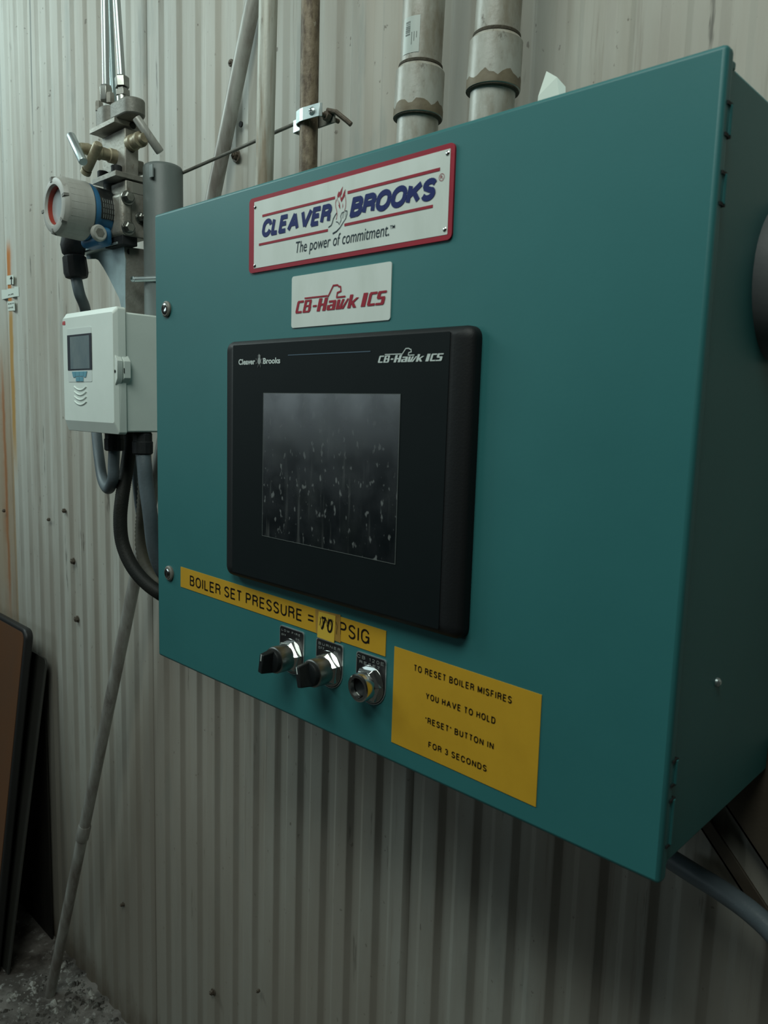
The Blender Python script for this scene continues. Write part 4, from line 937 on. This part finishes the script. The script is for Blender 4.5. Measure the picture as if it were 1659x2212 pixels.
# main body
mb = MB(); bx0 = at(*Z1(632, 760), .105).x
mb.box(bx0, XR, .105, .132, zLb + .006, zUb - .004); obj('body', mb, CAST, mf, bevel=.002)
mb = MB(); mb.box(bx0 - .004, XR - .012, .112, .150, zR(920), zR(850) + .010); obj('body_foot', mb, CAST, mf, bevel=.003)
xu0 = at(*Z1(525, 590), .085).x
mb = MB(); mb.box(xu0, XR - .0005, .085, .150, zUb, zU); obj('upper_flange', mb, CAST, mf, bevel=.0007)
xl0 = at(*Z1(548, 1035), .085).x
mb = MB(); mb.box(xl0, XR + .001, .085, .152, zLb, zL); obj('lower_flange', mb, CAST, mf, bevel=.0007)
for (x_, y_) in ((XR - .020, .098), (xl0 + .018, .098)):
    mb = MB(); mb.lathe([(0, .010), (.9, .010), (1, .0085)], (x_, y_, zL), (x_, y_, zL + .014), 20); obj('cap_screw', mb, RUBR, mf)
mb = MB(); mb.lathe([(0, .013), (1, .013)], (xl0 + .024, .110, zLb - .040), (xl0 + .024, .110, zLb), 20); obj('cap_screw', mb, CASTD, mf)
# oval adapters on top of the upper flange
def adapter(u0, u1, vt, vb, Yf, ya, m=CASTD):
    x0, x1 = at(*Z1(u0, vt), Yf).x, at(*Z1(u1, vt), Yf).x; z1_ = at(*Z1((u0 + u1) / 2, vt), Yf).z
    mb = MB(); r = (ya - Yf) / 2; pts = []
    for k in range(13): th = math.radians(-90 + 15 * k); pts.append((x1 - r + r * math.cos(th), (Yf + ya) / 2 + r * math.sin(th), zU))
    for k in range(13): th = math.radians(90 + 15 * k); pts.append((x0 + r + r * math.cos(th), (Yf + ya) / 2 + r * math.sin(th), zU))
    mb.prism(pts, (0, 0, z1_ - zU)); o = obj('flange_adapter', mb, m, mf, bevel=.003); return x0, x1, z1_
ax0, ax1, az = adapter(548, 668, 395, 530, .106, .146, CASTD)
bx0_, bx1_, bz = adapter(668, 860, 335, 470, .088, .128, CASTD)
cx0_, cx1_ = XR - .034, XR + .0
mb = MB(); mb.lathe([(0, .0185), (.8, .0185), (1, .015)], (XR - .012, .128, zU), (XR - .012, .128, at(*Z1(930, 380), .128).z), 24); obj('flange_adapter', mb, CASTD, mf, smooth=30)
for (u, v, Y) in ((610, 372, .112), (925, 355, .118), (705, 300, .094)):
    p = at(*Z1(u, v), Y); mb = MB(); mb.lathe([(0, .0078), (.8, .0078), (1, .0065)], p - Vector((0, 0, .014)), p + Vector((0, 0, .004)), 6); obj('hex_bolt', mb, CAST, mf, smooth=25)
# valves: stems with T-bar handles
def tbar(p0, p1, stem_m, prof, ha, hb, hr, hm, name='valve'):
    mb = MB(); mb.lathe(prof, p0, p1, 20); v = obj('valve_stem', mb, stem_m, mf, smooth=30)
    mb = MB(); mb.lathe([(0, hr * .9), (.02, hr), (.98, hr), (1, hr * .9)], ha, hb, 18); obj('handle', mb, hm, v)
s0 = z1(745, 825, .105); s1 = Vector((s0.x, .038, s0.z)); 
tbar(s0, s1, BRASS, [(0, .013), (.18, .013), (.2, .0105), (.42, .0115), (.44, .0135), (.60, .0135), (.62, .009), (.8, .0105), (1, .008)], z1(368, 645, .036), z1(474, 868, .030), .0078, ZINC)
s0b = s0 + Vector((.004, 0, .012)); 
mb = MB(); mb.lathe([(0, .0065), (.05, .0085), (.95, .0085), (1, .0065)], z1(605, 712, .052), z1(505, 935, .052), 16); vb = obj('valve_stem', mb, BRASS, mf)
mb = MB(); q0, q1 = z1(505, 935, .052), z1(492, 962, .052); mb.lathe([(0, .009), (1, .0095)], q0, q1 , 12); obj('handle_end', mb, BRASS, vb)
s0 = atX(*Z1(880, 710), XR); s0 = Vector((XR - .001, .117, s0.z)); s1 = s0 + Vector((.050, 0, 0))
tbar(s0, s1, BRASS, [(0, .014), (.25, .014), (.27, .0115), (.55, .0115), (.57, .0135), (.75, .0135), (.78, .009), (1, .008)], atX(*Z1(925, 490), XR + .040), atX(*Z1(1130, 785), XR + .056), .0078, LEAN)
p = Vector((XR, .119, zR(795, .119))); mb = MB(); mb.lathe([(0, .0045), (1, .0045)], p, p + Vector((.0015, 0, 0)), 14); obj('plug', mb, RUST, mf)
p = Vector((XR, .121, zR(590, .121))); mb = MB(); mb.lathe([(0, .006), (1, .006)], p, p + Vector((.0006, 0, 0)), 14); obj('plug', mb, DARK, mf)
# ---- impulse tubes
def zt1(u, v, Y): return at(*Z1(u, v), Y)
def itube(name, pb, pt, r, nut_v, label, Y):
    e = empty(name, pb, label, 'tube', 'steel tubes rising from the manifold'); d = (pt - pb).normalized(); L = (ZT - pb.z) / d.z
    mb = MB(); mb.tube([pb, pb + d * L * .5, pb + d * L], r, 20); obj('tube', mb, mat('dull_bright_tube', (0.42, 0.46, 0.46, 1), .36, .75), e)
    return e, d
pb = at(229.5, 207, .112); pt = at(226, 0, .112)
e, d = itube('impulse_tube', pb, pt, .0066, 0, 'slim bright steel tube, left of the pair above the manifold', .112)
mb = MB(); mb.lathe([(0, .0115), (.8, .0125), (1, .010)], pb - d * .010, pb + d * .018, 6); obj('tube_nut', mb, STEEL, e, bevel=.0006, smooth=25)
pb = at(264.5, 190, .100); pt = at(252, 0, .100)
e, d = itube('impulse_tube', pb, pt, .0066, 0, 'slim bright steel tube, right of the pair above the manifold', .100)
mb = MB(); mb.lathe([(0, .0125), (.85, .0132), (1, .0105)], pb - d * .0, pb + d * .020, 6, rot=.3); obj('tube_nut', mb, STEEL, e, bevel=.0006, smooth=25)
mb = MB(); mb.lathe([(0, .0110), (.05, .0135), (.7, .0135), (.75, .009), (1, .009)], pb - d * .017, pb - d * .001, 6, rot=.1); mb.cyl(pb - d * .030, pb - d * .014, .0115, n=20); obj('fitting', mb, STEEL, e, bevel=.0005, smooth=25)
pb = at(246, 212, .150); pt = at(237, 0, .150)
e, d = itube('impulse_tube', pb - Vector((0, 0, .03)), pt - Vector((0, 0, .03)), .0058, 0, 'dull steel tube behind the bright pair above the manifold', .15)
e.children[0].data.materials[0] = GALV

# ---- galvanised mounting bracket
def Q(a, b, Y): return at(a / s2, 480 + b / s2, Y)
YBk = .112
br = empty('mounting_bracket', Q(1010, 600, YBk), 'galvanised sheet bracket holding the transmitter to the grey post', 'bracket')
mb = MB(); pts = [(697, 240), (700, 205), (970, 160), (1010, 165), (1018, 300), (1022, 700), (985, 690), (970, 620), (930, 540), (885, 450), (840, 370), (800, 310), (775, 298), (705, 300)]
P = [Q(a, b, YBk) for a, b in pts]; mb.prism(P, (0, .003, 0)); obj('web', mb, GALV, br, bevel=.0006)
c_ = Q(1015, 180, YBk); cb = Q(1022, 720, YBk)
mb = MB(); zz0, zz1 = cb.z - .02, c_.z - .004; q_ = [(c_.x, YBk), (c_.x - .003, YBk + .001), (-.2985, .158), (-.2945, .158)]; mb.hexa([(x, y, zz0) for x, y in q_] + [(x, y, zz1) for x, y in q_]); obj('side_plate', mb, CASTD, br, bevel=.0008)
ct0 = Q(692, 212, YBk); ct1 = Q(970, 162, YBk)
mb = MB(); mb.box(ct0.x, c_.x + .001, YBk - .016, YBk + .001, c_.z - .002, c_.z + .002); obj('top_shelf', mb, ZINC, br, bevel=.0006)
pr = atX(*Q2(1005, 180), c_.x + .001)
mb = MB(); mb.cyl((c_.x - .0, YBk + .010, c_.z - .012), (c_.x + .002, YBk + .010, c_.z - .012), .006, n=16); obj('slot', mb, DARK, br)
ub = atX(*Q2(1082, 470), c_.x + .01)
a = at(287, 603, .112); b = at(345, 597, .165)
mb = MB(); mb.tube(smooth_path([Vector((a.x, .112, a.z)), Vector((a.x + .004, .118, a.z + .0)), Vector((PX + .045, .150, a.z)), Vector((PX + .05, .2, a.z))], 6), .0052, 14); obj('u_bolt', mb, ZINC, br)

# ------------------------------------------------------------------ far-left wall labels
def lab(name, pts, cxs, label, texts, Y=YW - .0016):
    e = None; P = [at(a / 10.05, 500 + b / 10.05, Y) for a, b in pts]
    mb = MB(); mb.prism(P, (0, .0006, 0)); o = obj(name, mb, PAPER, None, smooth=0, label=label, cat='label')
    for (s, a0, a1, b0, b1) in texts:
        A, B = at(a0 / 10.05, 500 + b0 / 10.05, Y - .0004), at(a1 / 10.05, 500 + b1 / 10.05, Y - .0004)
        text(s, A.x, B.x, min(A.z, B.z), max(A.z, B.z), Y - .0004, BINK, o, bold=.01)
    return o
def lq(u0, u1, v0, v1): return [(u0, v0 + 15), (u1, v0 - 10), (u1, v1 - 5), (u0, v1 + 10)]
o = lab('arrow_label', lq(140, 290, 950, 1150), 0, 'white label with an upward black arrow, topmost on the rust streak', [])
Yl = YW - .0022; mb = MB(); g_ = lambda a, b: at(a / 10.05, 500 + b / 10.05, Yl)
mb.ribbon([g_(246, 1150), g_(244, 1010)], .006); mb.flat([g_(208, 1035), g_(275, 1030), g_(242, 965)]); obj('arrow', mb, BINK, o, smooth=0)
lab('paper_label', [(30, 1270), (150, 1262), (190, 1240), (310, 1232), (312, 1192), (402, 1200), (410, 1405), (315, 1415), (155, 1450), (40, 1475)], 0, 'crumpled white label reading AIR, middle one on the rust streak', [('AIR', 170, 300, 1395, 1340)])
lab('fan_label', [(160, 1520), (310, 1505), (325, 1715), (175, 1725)], 0, 'white label reading FAN ONE, lowest on the rust streak', [('FAN', 178, 298, 1592, 1540), ('ONE', 172, 285, 1680, 1628)])

# ------------------------------------------------------------------ leaning boards, lower left
lb = empty('leaning_board', (-1.45, .15, FZ), 'brown board with thick black rounded edge leaning on the wall, lower left', 'board')
XB = -1.19
pT = atX(57, 1362, XB); pB = atX(18, 1753, XB)
dv = (pB - pT); dv.x = 0; dv.normalize()
tt = (FZ - pT.z) / dv.z; foot_ = pT + dv * tt
nrm = Vector((0, dv.z, -dv.y)); nrm = nrm if nrm.y < 0 else -nrm      # outward (towards the room)
def slab(x0, x1, top, bot, nr, th, rad, n=8):
    mb = MB(); f = []
    dd = (bot - top).normalized()
    pts = [Vector((x0, bot.y, bot.z)), Vector((x1, bot.y, bot.z))]
    for k in range(n + 1):
        a = math.radians(90 * k / n); base = top + dd * (rad - rad * math.sin(a)); pts.append(Vector((x1 - rad + rad * math.cos(a), base.y, base.z)))
    pts.append(Vector((x0, top.y, top.z))); mb.prism(pts, -nr * th); return mb
off = Vector((0, 0, 0))
obj('black_edge', slab(-1.95, XB, pT, foot_, nrm, .024, .03), EDGE, lb, bevel=.006, seg=3)
obj('brown_face', slab(-1.95, XB - .012, pT + dv * .012 + nrm * .0015, foot_ + nrm * .0015, nrm, .002, .026), BROWN, lb)
X2 = -1.165; qT = atX(100, 1425, X2); qB = atX(53, 1810, X2); dq = qB - qT; dq.x = 0; qF = qT + dq * ((FZ - qT.z) / dq.z)
lb2 = empty('scrap_sheet', (-1.4, qF.y, FZ), 'dark grey steel sheet leaning on the wall just behind the brown board', 'sheet')
n2 = Vector((0, -(qT.z - qF.z), (qT.y - qF.y))).normalized(); n2 = n2 if n2.y < 0 else -n2
obj('plate', slab(-1.85, X2, qT, qF, n2, .006, .02), STEELB, lb2, bevel=.001)
XD = at(103, 1700, YW - .006).x; zD = at(90, 1425, YW - .006).z
mb = MB(); mb.box(-1.9, XD, YW - .007, YW - .003, FZ, zD)  # sheet added as the boards' deep shadow, its black is painted shade
shadow_sheet = obj('board_shadow_sheet', mb, mat('painted_shadow', (.018, .017, .015, 1), .7, col2=(.035, .032, .027, 1), sc=(20, 20, 4), spec=.2), None, label='black sheet standing in for the deep shadow on the wall behind the leaning board', cat='sheet')

# ------------------------------------------------------------------ lower right, behind the cabinet
c6 = [at(1440, 1850, .285), at(1500, 1888, .27), at(1560, 1925, .26), at(1620, 1968, .25), at(1680, 2025, .24), at(1760, 2130, .22), at(1900, 2300, .2)]
cable('lower_conduit', c6, .0125, FLEXG, 'grey flexible conduit leaving the cabinet bottom to the lower right')
def brace(name, a, b, Y, wd, label, th=.004):
    A, B = at(*a, Y), at(*b, Y); t = (B - A).normalized(); nn = Vector((-t.z, 0, t.x)); nn = nn if nn.x > 0 else -nn
    A = A - t * .10; B = B + t * .35
    e = empty(name, A, label, 'brace', None); mb = MB(); mb.prism([A, B, B + nn * wd, A + nn * wd], (0, th, 0)); mb.prism([A, B, B + nn * .004, A + nn * .004], (0, .0165, 0))
    obj('strip', mb, BRACE, e, bevel=.001); return e
brace('angle_brace', (1591, 1779), (1659, 1882),   .2975, .10, 'wide brown angle brace running down right behind the cabinet')
brace('angle_brace', (1537, 1828), (1600, 1925), .2985, .018, 'narrow brown angle brace just left of the wide one')
